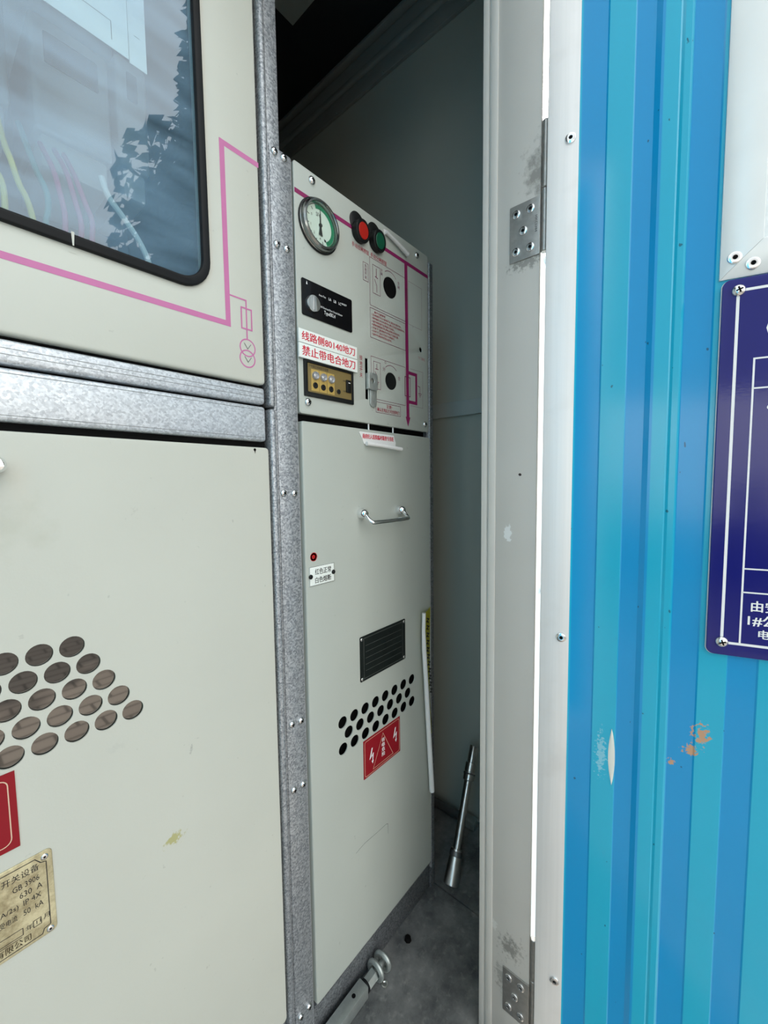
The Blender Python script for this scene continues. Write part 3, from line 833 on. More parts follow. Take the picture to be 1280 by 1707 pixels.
letters(rp, 'plate_lettering', 'ink', yr, [('开关设备', 0.0385, 0.6485, 0.0080, 0.0300), ('GB 3906', 0.0465, 0.6375, 0.0062, 0.0215), ('630  A', 0.0515, 0.6275, 0.0064, 0.0185),
    ('IP 4X', 0.0540, 0.6180, 0.0058, 0.0145), ('(kA/2s)', 0.0310, 0.6165, 0.0068, 0.0190), ('50  kA', 0.0535, 0.6070, 0.0062, 0.0163), ('耐受电流', 0.0300, 0.6065, 0.0066, 0.0185),
    ('年', 0.0545, 0.5880, 0.0058, None), ('月', 0.0690, 0.5895, 0.0056, None), ('11', 0.0630, 0.5893, 0.0040, None), ('有限公司', 0.0300, 0.5762, 0.0076, 0.0280)])
for (xx, zz) in ((0.0735, 0.6590), (0.0740, 0.5745), (-0.079, 0.6590), (-0.079, 0.5745)): add_screw(rp, xx, zz, F-0.0064, 0.0033, 'rivet', True, deep=False)
# galvanised corner post: rounded nose, inner return, face
bm = BM()
box(bm, 0.3790, 0.3905, F-0.006, F+0.02, 1.1815, LT, 0.0045, 3); box(bm, 0.3790, 0.3905, F-0.006, F+0.02, 0.0, 1.1785, 0.0045, 3)
box(bm, 0.3895, 0.4137, F-0.001, F+0.02, 0.0, LT, 0.001)
obj('corner_post', bm, 'zinc', LC, 'galvanised corner post with a rounded bright nose')
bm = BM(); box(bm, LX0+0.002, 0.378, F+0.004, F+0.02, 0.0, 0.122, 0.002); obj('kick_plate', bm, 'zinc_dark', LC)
bm = BM(); box(bm, -0.40, -0.378, F-0.002, F+0.02, 0.0, LT, 0.002); obj('corner_post', bm, 'zinc', LC)

# joining strip with pairs of screws between the two cabinets
bm = BM(); box(bm, 0.3935, 0.4330, F-0.0030, F-0.0008, 0.0, 1.580, 0.0006); js = obj('joining_strip', bm, 'zinc', LC, 'hammered galvanised strip with pairs of screws')
for (x1_, z1_), (x2_, z2_) in (((0.402, 1.572), (0.4195, 1.572)), ((0.402, 1.435), (0.4205, 1.435)), ((0.4005, 1.045), (0.4220, 1.044)), ((0.4035, 0.650), (0.4225, 0.648)), ((0.4035, 0.532), (0.4230, 0.531)), ((0.4035, 0.10), (0.4225, 0.10))):
    for xx, zz in ((x1_, z1_), (x2_, z2_)): add_screw(js, xx, zz, F-0.0030, 0.0062, 'screw', False, random.uniform(0, 1.5), deep=False)

# things inside the window
def meter(x0, x1, z0, z1, y0, label):
    t = empty('electricity_meter', ((x0+x1)/2, 0.92, z0))
    tag(t, label, 'meter', 'meters behind the cabinet window')
    b = BM(); box(b, x0, x1, y0, 0.918, z0+0.045, z1, 0.006, 3); obj('meter_case', b, 'meter', t)
    b = BM(); box(b, x0+0.006, x1-0.006, y0+0.008, 0.918, z0, z0+0.0455, 0.004, 2); obj('terminal_cover', b, 'pale_grey', t)
    b = BM(); plate(b, rrect(x0+0.015, x1-0.015, z1-0.062, z1-0.020, 0.003), y0-0.001, y0+0.001); obj('meter_display', b, 'meter_dark', t)
    return t
meter(0.150, 0.245, 1.52, 1.72, 0.76, 'blurred pale meter nearest the middle behind the dusty window glass')
meter(0.255, 0.300, 1.53, 1.74, 0.76, 'narrow blurred meter at the right behind the dusty window glass')
meter(0.015, 0.125, 1.53, 1.74, 0.76, 'blurred meter at the left edge behind the dusty window glass')
def wire(pts, r, m, label):
    b = BM(); tube(b, pts, r, 10, sub=2); o = obj('electric_wire', b, m)
    tag(o, label, 'wire', 'wires behind the cabinet window')
wire([(0.099, 0.70, 1.53), (0.100, 0.66, 1.458), (0.102, 0.64, 1.434), (0.107, 0.64, 1.410), (0.115, 0.64, 1.395), (0.120, 0.64, 1.365), (0.122, 0.65, 1.219)], 0.0032, 'wire_yellow', 'long bent yellow wire at the left behind the window')
wire([(0.080, 0.72, 1.53), (0.088, 0.66, 1.43), (0.094, 0.64, 1.405), (0.094, 0.64, 1.37), (0.092, 0.66, 1.219)], 0.0032, 'wire_yellow', 'short yellow wire at the photo edge behind the window')
wire([(0.125, 0.72, 1.53), (0.130, 0.67, 1.45), (0.138, 0.66, 1.425), (0.138, 0.66, 1.404), (0.133, 0.66, 1.384), (0.130, 0.68, 1.219)], 0.0034, 'wire_teal', 'teal wire behind the window beside the yellow wires')
wire([(0.150, 0.74, 1.53), (0.148, 0.67, 1.462), (0.151, 0.66, 1.428), (0.155, 0.66, 1.405), (0.153, 0.66, 1.38), (0.150, 0.68, 1.219)], 0.0032, 'wire_pink', 'pink wire just right of the teal wire behind the window')
wire([(0.166, 0.74, 1.53), (0.162, 0.67, 1.466), (0.166, 0.66, 1.428), (0.172, 0.66, 1.405), (0.170, 0.66, 1.38), (0.168, 0.68, 1.219)], 0.0032, 'wire_pink', 'middle one of three pink wires behind the window')
wire([(0.176, 0.74, 1.53), (0.171, 0.67, 1.464), (0.177, 0.66, 1.430), (0.185, 0.66, 1.411), (0.182, 0.66, 1.385), (0.180, 0.68, 1.219)], 0.0032, 'wire_pink', 'pink wire nearest the white wire behind the window')
wire([(0.1795, 0.60, 1.437), (0.184, 0.60, 1.418), (0.200, 0.60, 1.401), (0.216, 0.60, 1.382), (0.226, 0.60, 1.364), (0.231, 0.60, 1.346), (0.232, 0.62, 1.32), (0.235, 0.70, 1.219)], 0.0036, 'wire_white', 'thick white wire slanting close behind the window glass')
def sheet(x0, x1, z0, z1, y, label, lines):
    t = empty('paper_sheet', (x0, y, z0)); tag(t, label, 'paper', 'papers behind the cabinet window')
    b = BM(); box(b, x0, x1, y, y+0.0004, z0, z1); obj('page', b, 'paper', t)
    b = BM()
    for q in lines: stroke(b, q, 0.0008, y-0.0002)
    obj('page_print', b, 'greyink', t)
ln = [[(0.09, 1.655-0.011*k), (0.09+random.uniform(0.05, 0.10), 1.655-0.011*k)] for k in range(5)] + [[(0.145, 1.596), (0.188, 1.596), (0.188, 1.576)], [(0.128, 1.57), (0.128, 1.63)]]
sheet(-0.02, 0.2055, 1.567, 1.86, F+0.006, 'large printed white sheet hung inside the window top', ln)
sheet(0.2065, 0.2258, 1.5655, 1.86, F+0.0075, 'narrow white sheet beside the large one inside the window', [[(0.213, 1.60), (0.219, 1.60)]])

# ================================================================== RIGHT CABINET
RC = empty('switchgear_cabinet', (0.64, Y0, 0.0))
tag(RC, 'narrow right switchgear cabinet with gauge, push buttons and chrome handle', 'cabinet', 'switchgear cabinets side by side')
RX0, RX1, RT = 0.4375, 0.844, 1.582
bm = BM(); box(bm, RX0, RX1-0.002, F+0.020, 1.05, 0.0, RT-0.004, 0.002); obj('body', bm, 'cab_body', RC)
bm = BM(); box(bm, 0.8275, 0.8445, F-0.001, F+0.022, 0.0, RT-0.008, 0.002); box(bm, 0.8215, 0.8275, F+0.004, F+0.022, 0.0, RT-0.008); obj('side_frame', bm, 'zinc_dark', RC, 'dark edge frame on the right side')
bm = BM(); box(bm, 0.8262, 0.8280, F-0.003, F+0.004, 0.06, RT-0.01, 0.0005); obj('bright_edge', bm, 'zinc_light', RC)
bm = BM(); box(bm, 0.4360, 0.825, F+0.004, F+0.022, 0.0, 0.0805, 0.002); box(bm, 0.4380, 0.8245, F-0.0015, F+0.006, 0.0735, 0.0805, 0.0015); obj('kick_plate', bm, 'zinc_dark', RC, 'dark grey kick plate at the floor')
bm = BM(); box(bm, 0.4360, 0.826, F+0.0125, F+0.021, 0.08, 1.5795); obj('shadow_gap', bm, 'recess', RC)
bm = BM(); box(bm, 0.4335, 0.4362, F+0.000, F+0.02, 0.0, 1.581, 0.0005); obj('joining_lip', bm, 'zinc_light', RC)
# ---- control panel
slot = rrect(0.601, 0.609, 1.2255, 1.3045, 0.0005)
hole1 = circ(0.680, 1.464, 0.0205); 
bm = BM(); plate(bm, rrect(0.4375, 0.8190, 1.1785, 1.5815, 0.005), F-0.004, F-0.0012, [slot, circ(0.790, 1.3640, 0.0055, 18), hole1, circ(0.680, 1.2735, 0.0175)], 0.0012)
for q in ((0.4390, 0.4420, 1.180, 1.580), (0.8145, 0.8175, 1.180, 1.580), (0.4420, 0.8145, 1.5770, 1.580), (0.4420, 0.8145, 1.180, 1.183)): box(bm, q[0], q[1], F-0.0014, F+0.012, q[2], q[3])
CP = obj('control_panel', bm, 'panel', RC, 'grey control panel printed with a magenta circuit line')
yc = F-0.0043
for (xx, zz, rr) in ((0.475, 1.5670, 0.0070), (0.775, 1.566, 0.0066), (0.455, 1.1985, 0.0070), (0.8040, 1.196, 0.0066)): add_screw(CP, xx, zz, F-0.004, rr, 'screw', False, random.uniform(0, 1.5))
bm = BM()
stroke(bm, [(0.4385, 1.5353), (0.8185, 1.5353)], 0.0075, yc)
stroke(bm, [(0.7350, 1.5320), (0.7385, 1.2050)], 0.0105, yc+0.0001)
poly(bm, [(0.7300, 1.2055), (0.7470, 1.2055), (0.7385, 1.1840)], yc)
stroke(bm, [(0.7420, 1.3030), (0.7705, 1.3030), (0.7705, 1.2395), (0.7420, 1.2395)], 0.0072, yc)
obj('mimic_diagram', bm, 'magenta', CP, 'magenta mimic line ending in an arrow')
bm = BM()
stroke(bm, [(0.7278, 1.2925), (0.7475, 1.2925), (0.7475, 1.2510), (0.7278, 1.2510)], 0.0016, yc-0.0002, closed=True)
stroke(bm, [(0.7366, 1.482), (0.7366, 1.455)], 0.0068, yc-0.0001)
th = 0.0008
def rect(b, x0, x1, z0, z1, w=th): stroke(b, [(x0, z0), (x1, z0), (x1, z1), (x0, z1)], w, yc, closed=True)
rect(bm, 0.6175, 0.7335, 1.4105, 1.5015); rect(bm, 0.6260, 0.6488, 1.4365, 1.4905); rect(bm, 0.5985, 0.6132, 1.4515, 1.4850)
rect(bm, 0.6172, 0.7312, 1.3485, 1.4055); rect(bm, 0.7430, 0.7935, 1.4085, 1.5000, 0.0005); rect(bm, 0.6175, 0.7295, 1.2295, 1.3120); rect(bm, 0.6250, 0.6460, 1.2500, 1.3035)
rect(bm, 0.6310, 0.7115, 1.2035, 1.2245); stroke(bm, [(0.748, 1.313), (0.796, 1.314), (0.796, 1.232), (0.748, 1.232)], 0.0005, yc)
# switch symbols
for (sx_, zt, zb) in ((0.6370, 1.486, 1.440),):
    stroke(bm, [(sx_, zt), (sx_, zt-0.016)], 0.0015, yc); stroke(bm, [(sx_-0.004, zt-0.016), (sx_+0.005, zt-0.018)], 0.0015, yc)
    stroke(bm, [(sx_-0.0055, zt-0.022), (sx_+0.001, zt-0.032), (sx_+0.001, zb)], 0.0012, yc)
stroke(bm, [(0.6350, 1.3000), (0.6350, 1.2900)], 0.0013, yc); stroke(bm, [(0.6300, 1.2895), (0.6400, 1.2895)], 0.0013, yc)
stroke(bm, [(0.6290, 1.2840), (0.6355, 1.2770), (0.6355, 1.2650)], 0.0012, yc)
for k, w_ in enumerate((0.011, 0.007, 0.003)): stroke(bm, [(0.6357-w_/2, 1.2640-0.003*k), (0.6357+w_/2, 1.2640-0.003*k)], 0.0012, yc)
stroke(bm, [(0.7760, 1.2800), (0.7850, 1.2785), (0.7850, 1.2640)], 0.0015, yc)
for k, w_ in enumerate((0.014, 0.009, 0.004)): stroke(bm, [(0.785-w_/2, 1.2635-0.0035*k), (0.785+w_/2, 1.2635-0.0035*k)], 0.0014, yc)
ring(bm, 0.680, 1.4690, 0.0270, 0.0011, yc, a0=0.75, a1=2.2, n=14); ring(bm, 0.680, 1.2790, 0.0265, 0.0011, yc, a0=0.8, a1=2.3, n=14)
ring(bm, 0.662, 1.3085, 0.0022, 0.0006, yc, n=12)
obj('panel_rules', bm, 'maroon', CP, 'thin ruled boxes and switch symbols')
tl = ('操作注意事项', '1.送电操作:先分接地开关,再合负荷开关。', '2.停电操作:先分负荷开关,确认无电后合接地开关。', '3.操作前检查气压表指针在绿区。', '4.更换熔断器须先停电,验电,挂接地线。', '5.开启下门前接地开关须处于合闸位置。', '6.关闭下门后方可进行分闸操作。', '7.操作手柄用毕应取出放好。')
letters(CP, 'panel_lettering', 'redprint', yc, [('手动合闸按钮', 0.5690, 1.5020, 0.0085, 0.0465, dict(bold=0.008)), ('手动分闸按钮', 0.6205, 1.5030, 0.0085, 0.0490, dict(bold=0.008)),
    ('接地开关', 0.5885, 1.2975, 0.0095, 0.0080, dict(vert=True)), ('注意!', 0.6640, 1.2155, 0.0070, 0.0180, dict(bold=0.01)), ('确认无电后方可合接地刀', 0.6345, 1.2060, 0.0078, 0.0735, dict(bold=0.01)), ('下门锁孔', 0.7790, 1.3410, 0.0060, 0.0270)]
    + [(s_, 0.6215 + (0.008 if k == 0 else 0), 1.3975-0.0062*k, 0.0046, (0.034 if k == 0 else min(0.107, 0.0046*len(s_)*0.98)), dict(bold=0.008)) for k, s_ in enumerate(tl)])
letters(CP, 'switch_lettering', 'maroon', yc, [('负荷开关', 0.6058, 1.4765, 0.0062, 0.0062, dict(vert=True)), ('分闸', 0.6535, 1.4860, 0.0065, 0.0050, dict(vert=True)), ('合闸', 0.7085, 1.4790, 0.0075, 0.0070, dict(vert=True)),
    ('分', 0.6535, 1.2900, 0.0085, 0.0080), ('合', 0.7035, 1.2800, 0.0085, 0.0080)])
# operating holes
for (cx, cz, r) in ((0.680, 1.464, 0.0205), (0.680, 1.2735, 0.0175)):
    b = BM(); lathe(b, (cx, F-0.0045, cz), (0, 1, 0), [(r-0.0002, 0), (r-0.0004, 0.016), (r*0.55, 0.016), (r*0.5, 0.010), (r*0.2, 0.009), (0, 0.0088)], 26)
    obj('operating_socket', b, 'recess' if r > 0.02 else 'black', CP, 'round black operating shaft hole')
# gauge
b = BM(); lathe(b, (0.488, F-0.004, 1.499), (0, -1, 0), [(0.0420, 0), (0.0425, 0.002), (0.0405, 0.004), (0.0400, 0.010), (0.0375, 0.0125), (0.0350, 0.0125), (0.0335, 0.010), (0.0325, 0.0045), (0, 0.0045)], 48)
GA = obj('pressure_gauge', b, 'gaugerim', RC, 'round pressure gauge with steel rim')
b = BM(); torus(b, (0.488, F-0.0055, 1.499), (0, 1, 0), 0.0420, 0.0018, 48, 8); obj('gauge_gasket', b, 'black', GA)
yd = F-0.0087
b = BM(); poly(b, circ(0.488, 1.499, 0.0322, 40), yd); obj('gauge_dial', b, 'dial', GA, 'white dial')
b = BM(); ring(b, 0.488, 1.499, 0.0285, 0.0068, yd-0.0002, a0=math.radians(-62), a1=math.radians(112), n=30); obj('dial_zone', b, 'greendial', GA, 'green band on the dial')
b = BM()
text(b, 'SF6', 0.4790, 1.5115, 0.0065, yd-0.0002, 0.010)
for a in range(130, 320, 30): 
    c_, s_ = math.cos(math.radians(a)), math.sin(math.radians(a)); stroke(b, [(0.488+0.025*c_, 1.499+0.025*s_), (0.488+0.030*c_, 1.499+0.030*s_)], 0.0012, yd-0.0002)
for a, d_ in ((150, '0'), (195, '1'), (230, '2'), (268, '4'), (295, '6')):
    c_, s_ = math.cos(math.radians(a)), math.sin(math.radians(a)); text(b, d_, 0.488+0.0215*c_, 1.499+0.0215*s_-0.002, 0.0042, yd-0.0002, None, 'C')
poly(b, circ(0.4985, 1.478, 0.0022, 14), yd-0.0002)
obj('dial_marks', b, 'ink', GA)
b = BM(); poly(b, [(0.4866, 1.499), (0.4894, 1.499), (0.4884, 1.526), (0.4876, 1.526)], yd-0.0012); poly(b, [(0.4866, 1.4991), (0.4838, 1.4825), (0.4922, 1.4825), (0.4894, 1.4991)], yd-0.0013)
lathe(b, (0.488, yd-0.0006, 1.499), (0, -1, 0), [(0.0034, 0), (0.003, 0.002), (0, 0.0022)], 16); obj('gauge_needle', b, 'ink', GA, 'black needle')
b = BM(); lathe(b, (0.488, F-0.0142, 1.499), (0, -1, 0), [(0.0338, 0), (0.0338, 0.0008), (0, 0.0012)], 40); obj('gauge_glass', b, 'lens', GA)
# push buttons
for (cx, cz, m_, lab) in ((0.5830, 1.5490, 'redbtn', 'red push button with black rim'), (0.6310, 1.5510, 'greenbtn', 'green push button with black rim')):
    b = BM(); lathe(b, (cx, F-0.004, cz), (0, -1, 0), [(0.0190, 0), (0.0190, 0.0015), (0.0170, 0.0025), (0, 0.0025)], 30)
    bx, bz = cx+0.0045, cz-0.0155
    d_ = Vector((0.10, -1, -0.12)).normalized()
    lathe(b, (bx, F-0.0045, bz), d_, [(0.0200, 0), (0.0200, 0.011), (0.0188, 0.0125), (0.0148, 0.0125), (0.0145, 0.0105), (0, 0.0105)], 34)
    pb = obj('push_button', b, 'black', RC, lab)
    b = BM(); lathe(b, Vector((bx, F-0.0045, bz)) + d_*0.0106, d_, [(0.0143, 0), (0.0143, 0.0015), (0.0136, 0.0024), (0, 0.0024)], 30); obj('button_cap', b, m_, pb)
# fault indicator
b = BM(); plate(b, rrect(0.4470, 0.5645, 1.3420, 1.4015, 0.003), F-0.0062, F-0.004, bv=0.0006); FI = obj('fault_indicator', b, 'blackgloss', RC, 'black fault indicator plate with silver knob')
yk = F-0.0064
letters(FI, 'indicator_lettering', 'whiteink', yk, [('Auto-Test', 0.4835, 1.3830, 0.0032, 0.0160), ('LA', 0.5060, 1.3825, 0.0046, 0.006), ('LB', 0.5180, 1.3825, 0.0046, 0.006), ('LC', 0.5300, 1.3825, 0.0046, 0.006), ('RESET', 0.5375, 1.3850, 0.0030, 0.0130),
    ('HV Overhead Short Circuit Indicator', 0.4870, 1.3640, 0.0034, 0.0520), ('TypeEKL4', 0.4950, 1.3535, 0.0080, 0.0260)])
b = BM(); poly(b, [(0.4560, 1.393), (0.4590, 1.393), (0.4575, 1.399)], yk); obj('indicator_mark', b, 'whiteink', FI)
b = BM(); lathe(b, (0.4685, F-0.006, 1.3640), (0, -1, 0), [(0.0138, 0), (0.0138, 0.004), (0.0130, 0.006), (0, 0.0062)], 30); box(b, 0.4670, 0.4700, F-0.0128, F-0.0122, 1.353, 1.375); obj('selector_knob', b, 'chrome', FI, 'silver slotted knob')
# voltage display
b = BM(); plate(b, rrect(0.4472, 0.5645, 1.2085, 1.2690, 0.001), F-0.0072, F-0.004, [rrect(0.4545, 0.5600, 1.2165, 1.2650, 0.0005)], 0.0006); VD = obj('voltage_display', b, 'black', RC, 'black framed gold voltage display unit')
b = BM(); plate(b, rrect(0.4540, 0.5605, 1.2160, 1.2655, 0), F-0.0050, F-0.004); obj('display_faceplate', b, 'brass', VD, 'dull gold faceplate')
b = BM()
for cx in (0.4715, 0.4895, 0.5080): plate(b, rrect(cx-0.0085, cx+0.0085, 1.2195, 1.2560, 0), F-0.0055, F-0.005)
obj('display_strip', b, 'brass_light', VD, 'three brighter gold strips')
for cx in (0.4715, 0.4895, 0.5080):
    b = BM(); lathe(b, (cx, F-0.0055, 1.2455), (0, -1, 0), [(0.0072, 0), (0.0072, 0.003), (0.0060, 0.0048), (0.0050, 0.0048), (0.0045, 0.003), (0.0028, 0.0035), (0.0020, 0.0048), (0, 0.005)], 22); obj('neon_lamp', b, 'lampglass', VD)
for cx, cz, r in ((0.4715, 1.2292, 0.0052), (0.4895, 1.2285, 0.0052), (0.5080, 1.2285, 0.0052), (0.5265, 1.2272, 0.0042)):
    b = BM(); lathe(b, (cx, F-0.0055, cz), (0, -1, 0), [(r, 0), (r, 0.0012), (r*0.7, 0.0016), (r*0.5, 0.0006), (0, 0.0006)], 18); obj('test_socket', b, 'black', VD)
b = BM(); box(b, 0.5455, 0.5575, F-0.0075, F-0.005, 1.2290, 1.2520, 0.0006); sw = obj('rocker_switch', b, 'black', VD)
b = BM(); poly(b, [(0.5500, 1.2460), (0.5550, 1.2460), (0.5550, 1.2475), (0.5500, 1.2475)], F-0.0078); obj('switch_mark', b, 'whiteink', sw)
letters(VD, 'display_lettering', 'ink', F-0.0053, [('户内高压带电显示装置', 0.4585, 1.2580, 0.0052, 0.0440), ('ON', 0.5385, 1.2480, 0.0028, None), ('OFF', 0.5385, 1.2290, 0.0028, None)])
# padlock latch in its slot
b = BM(); plate(b, rrect(0.6050, 0.6315, 1.2440, 1.2775, 0.006), F-0.010, F-0.0075, [circ(0.6160, 1.2620, 0.0048, 16)], 0.0008); plate(b, rrect(0.6110, 0.6305, 1.2115, 1.2505, 0.008), F-0.0072, F-0.0045, bv=0.0008); box(b, 0.6030, 0.6095, F-0.0095, F+0.004, 1.2450, 1.2760, 0.001)
lt = obj('padlock_latch', b, 'tool', CP, 'steel padlock latch hanging from its slot')
b = BM(); box(b, 0.6005, 0.6095, F+0.003, F+0.0045, 1.225, 1.305); obj('latch_slot', b, 'recess', CP)
# pins in the gap
for xx in (0.6125, 0.6900):
    b = BM(); cyl(b, (xx, F+0.0005, 1.1655), (xx, F+0.0005, 1.1800), 0.0016, 8); obj('gap_pin', b, 'whiteink', RC, 'short white pin in the gap')
# ---- lower door
rv = []
for z, xl, n in ((0.5995, 0.5195, 8), (0.5730, 0.5355, 7), (0.5462, 0.5195, 8)):
    for i in range(n): rv.append((xl+0.0319*i, z))
bm = BM(); sheet_panel(bm, 0.4400, 0.8222, 0.0835, 1.1660, 0.005, F-0.006, F+0.010, 0.003, [circ(x, z, 0.0116, 26) for x, z in rv], 0.002)
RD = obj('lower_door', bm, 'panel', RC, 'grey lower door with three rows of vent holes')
b = BM(); box(b, 0.50, 0.765, F+0.008, F+0.0095, 0.53, 0.615); obj('vent_backing', b, 'recess', RD)
D = F-0.006
b = BM(); stroke(b, [(0.549, 0.3080), (0.560, 0.3100), (0.576, 0.3115), (0.614, 0.3080), (0.644, 0.3065), (0.650, 0.3035), (0.6505, 0.280)], 0.0010, D-0.0002); obj('scratch', b, 'greyink', RD, 'thin dark scratch')
# bail handle
b = BM(); tube(b, [(0.5785, D-0.010, 1.0005), (0.5785, D-0.021, 0.990), (0.5800, D-0.0285, 0.9840), (0.5860, D-0.030, 0.9830), (0.6910, D-0.030, 0.9830), (0.6970, D-0.0285, 0.9840), (0.6985, D-0.021, 0.990), (0.6985, D-0.010, 1.0005)], 0.0043, 12, sub=1); HN = obj('door_handle', b, 'chrome', RD, 'chrome drop handle')
for xx in (0.5785, 0.6985):
    b = BM(); lathe(b, (xx, D, 1.0005), (0, -1, 0), [(0.0105, 0), (0.0105, 0.006), (0.0095, 0.009), (0.0085, 0.013), (0.0045, 0.017), (0, 0.0175)], 24); obj('handle_mount', b, 'chrome', HN)
# red indicator, name tag
b = BM(); lathe(b, (0.4578, D, 0.9315), (0, -1, 0), [(0.0078, 0), (0.0078, 0.0004), (0.0070, 0.0005), (0.0064, -0.0004), (0, 0.0006)], 22); obj('fuse_indicator', b, 'lamp_red', RD, 'red fuse indicator window')
b = BM(); plate(b, rrect(0.4465, 0.5045, 0.8805, 0.9145, 0), D-0.0015, D, bv=0.0003); TG = obj('name_tag', b, 'placard', RD, 'white tag with black print and two black studs')
letters(TG, 'tag_lettering', 'ink', D-0.0017, [('红色正常', 0.4590, 0.8990, 0.0108, 0.0375, dict(bold=0.012)), ('白色熔断', 0.4590, 0.8840, 0.0108, 0.0375, dict(bold=0.012))])
b = BM(); stroke(b, rrect(0.4468, 0.5042, 0.8808, 0.9142, 0), 0.0006, D-0.0017, closed=True); obj('tag_border', b, 'ink', TG)
for xx in (0.4490, 0.5020):
    b = BM(); lathe(b, (xx, D-0.0015, 0.8975), (0, -1, 0), [(0.0042, 0), (0.0040, 0.0015), (0.0025, 0.0028), (0, 0.003)], 16); obj('tag_stud', b, 'black', TG)
# dark rating plate
b = BM(); plate(b, rrect(0.5695, 0.7175, 0.6590, 0.7520, 0.003), D-0.0015, D, bv=0.0003); RPl = obj('rating_plate', b, 'plateblack', RD, 'dark unreadable rating plate')
for xx, zz in ((0.5745, 0.7465), (0.7125, 0.7465), (0.5745, 0.6645), (0.7125, 0.6645)): add_screw(RPl, xx, zz, D-0.0015, 0.0034, 'rivet', True, deep=False)
b = BM(); stroke(b, rrect(0.580, 0.707, 0.664, 0.747, 0), 0.0005, D-0.0017, closed=True)
for k in range(5): stroke(b, [(0.585, 0.731-0.013*k), (0.703, 0.731-0.013*k)], 0.0004, D-0.0017)
obj('plate_rules', b, 'greyink', RPl)
# red danger sign
b = BM(); plate(b, rrect(0.5750, 0.6950, 0.4500, 0.5320, 0), D-0.0012, D); DS = obj('danger_sign', b, 'redsign', RD, 'red high voltage danger sign')
b = BM(); yq = D-0.0014
stroke(b, rrect(0.5785, 0.6915, 0.4535, 0.5285, 0.004, 4), 0.0008, yq, closed=True); stroke(b, [(0.6030, 0.4585), (0.6690, 0.4585), (0.6360, 0.5215)], 0.0008, yq, closed=True); obj('sign_border', b, 'cream', DS)
letters(DS, 'sign_lettering', 'whiteink', yq, [('有电危险', 0.6365, 0.5020, 0.0092, 0.0100, dict(vert=True, bold=0.02))])
for cx, cz in ((0.5985, 0.490), (0.6765, 0.4975)):
    b = BM(); poly(b, [(cx+0.004, cz+0.0165), (cx+0.0005, cz+0.0165), (cx-0.0065, cz-0.006), (cx-0.0015, cz-0.003)], yq); poly(b, [(cx-0.0030, cz-0.0030), (cx+0.0055, cz+0.0045), (cx+0.0070, cz+0.0040), (cx+0.0045, cz-0.012), (cx+0.0025, cz-0.012), (cx+0.0030, cz-0.001)], yq); poly(b, [(cx+0.0000, cz-0.0115), (cx+0.0065, cz-0.0115), (cx+0.0033, cz-0.0185)], yq)
    obj('lightning_bolt', b, 'whiteink', DS)

# ------------------------------------------------------------------ loose placards and peeling stickers on the right cabinet
def placard(x0, x1, z0, z1, s, label, tw, tail=None):
    t = empty('placard', (x0, F-0.004, z0)); tag(t, label, 'placard', 'red lettered placards on the control panel')
    b = BM(); plate(b, rrect(x0, x1, z0, z1, 0), F-0.0110, F-0.0075, bv=0.0003); obj('placard_board', b, 'placard', t)
    b = BM(); text(b, s, x0+0.006, z0+0.0042, z1-z0-0.0075, F-0.0112, tw, bold=0.018); obj('placard_lettering', b, 'redink', t, 'red characters')
placard(0.4345, 0.5710, 1.2935, 1.3155, '线路侧80140地刀', 'white placard with red characters and number 80140, upper of two', 0.1245)
placard(0.4345, 0.5715, 1.2690, 1.2925, '禁止带电合地刀', 'white placard with red characters and no number, directly above the gold display', 0.1245)

def curl_tube(b, pts, r, seg=14): tube(b, pts, r, seg, sub=1)
# peeled label at the top of the lower door
t = empty('peeling_label', (0.60, D, 1.13)); tag(t, 'white label with red print, its lower edge rolled up, on the door top', 'label')
b = BM(); plate(b, [(0.5905, 1.1370), (0.6880, 1.1310), (0.6895, 1.1450), (0.6830, 1.1600), (0.5800, 1.1600), (0.5770, 1.1580), (0.5850, 1.1470)], D-0.0016, D-0.0002); obj('label_sheet', b, 'paper', t)
b = BM(); curl_tube(b, [(0.5930, D-0.006, 1.1370), (0.62, D-0.009, 1.1360), (0.66, D-0.011, 1.1335), (0.6960, D-0.012, 1.1310)], 0.0040); obj('rolled_edge', b, 'paper', t)
b = BM(); text(b, '南府妇人医院临时箱变专用柜', 0.5860, 1.1470, 0.0095, D-0.0019, 0.0960, bold=0.02); obj('label_lettering', b, 'redink', t)
# rolled paper at the top of the control panel
t = empty('paper_roll', (0.70, F-0.004, 1.555)); tag(t, 'small rolled white sticker beside the green button at the panel top', 'sticker')
b = BM(); plate(b, [(0.6600, 1.5720), (0.6640, 1.5630), (0.6720, 1.5640), (0.7300, 1.5560), (0.7330, 1.5610), (0.6700, 1.5735)], F-0.0052, F-0.0042); obj('sticker_sheet', b, 'paper', t)
b = BM(); curl_tube(b, [(0.6640, F-0.009, 1.5655), (0.690, F-0.010, 1.5600), (0.715, F-0.010, 1.5545), (0.7340, F-0.010, 1.5500)], [0.0035, 0.004, 0.0045, 0.005]); obj('rolled_edge', b, 'pale_grey', t)
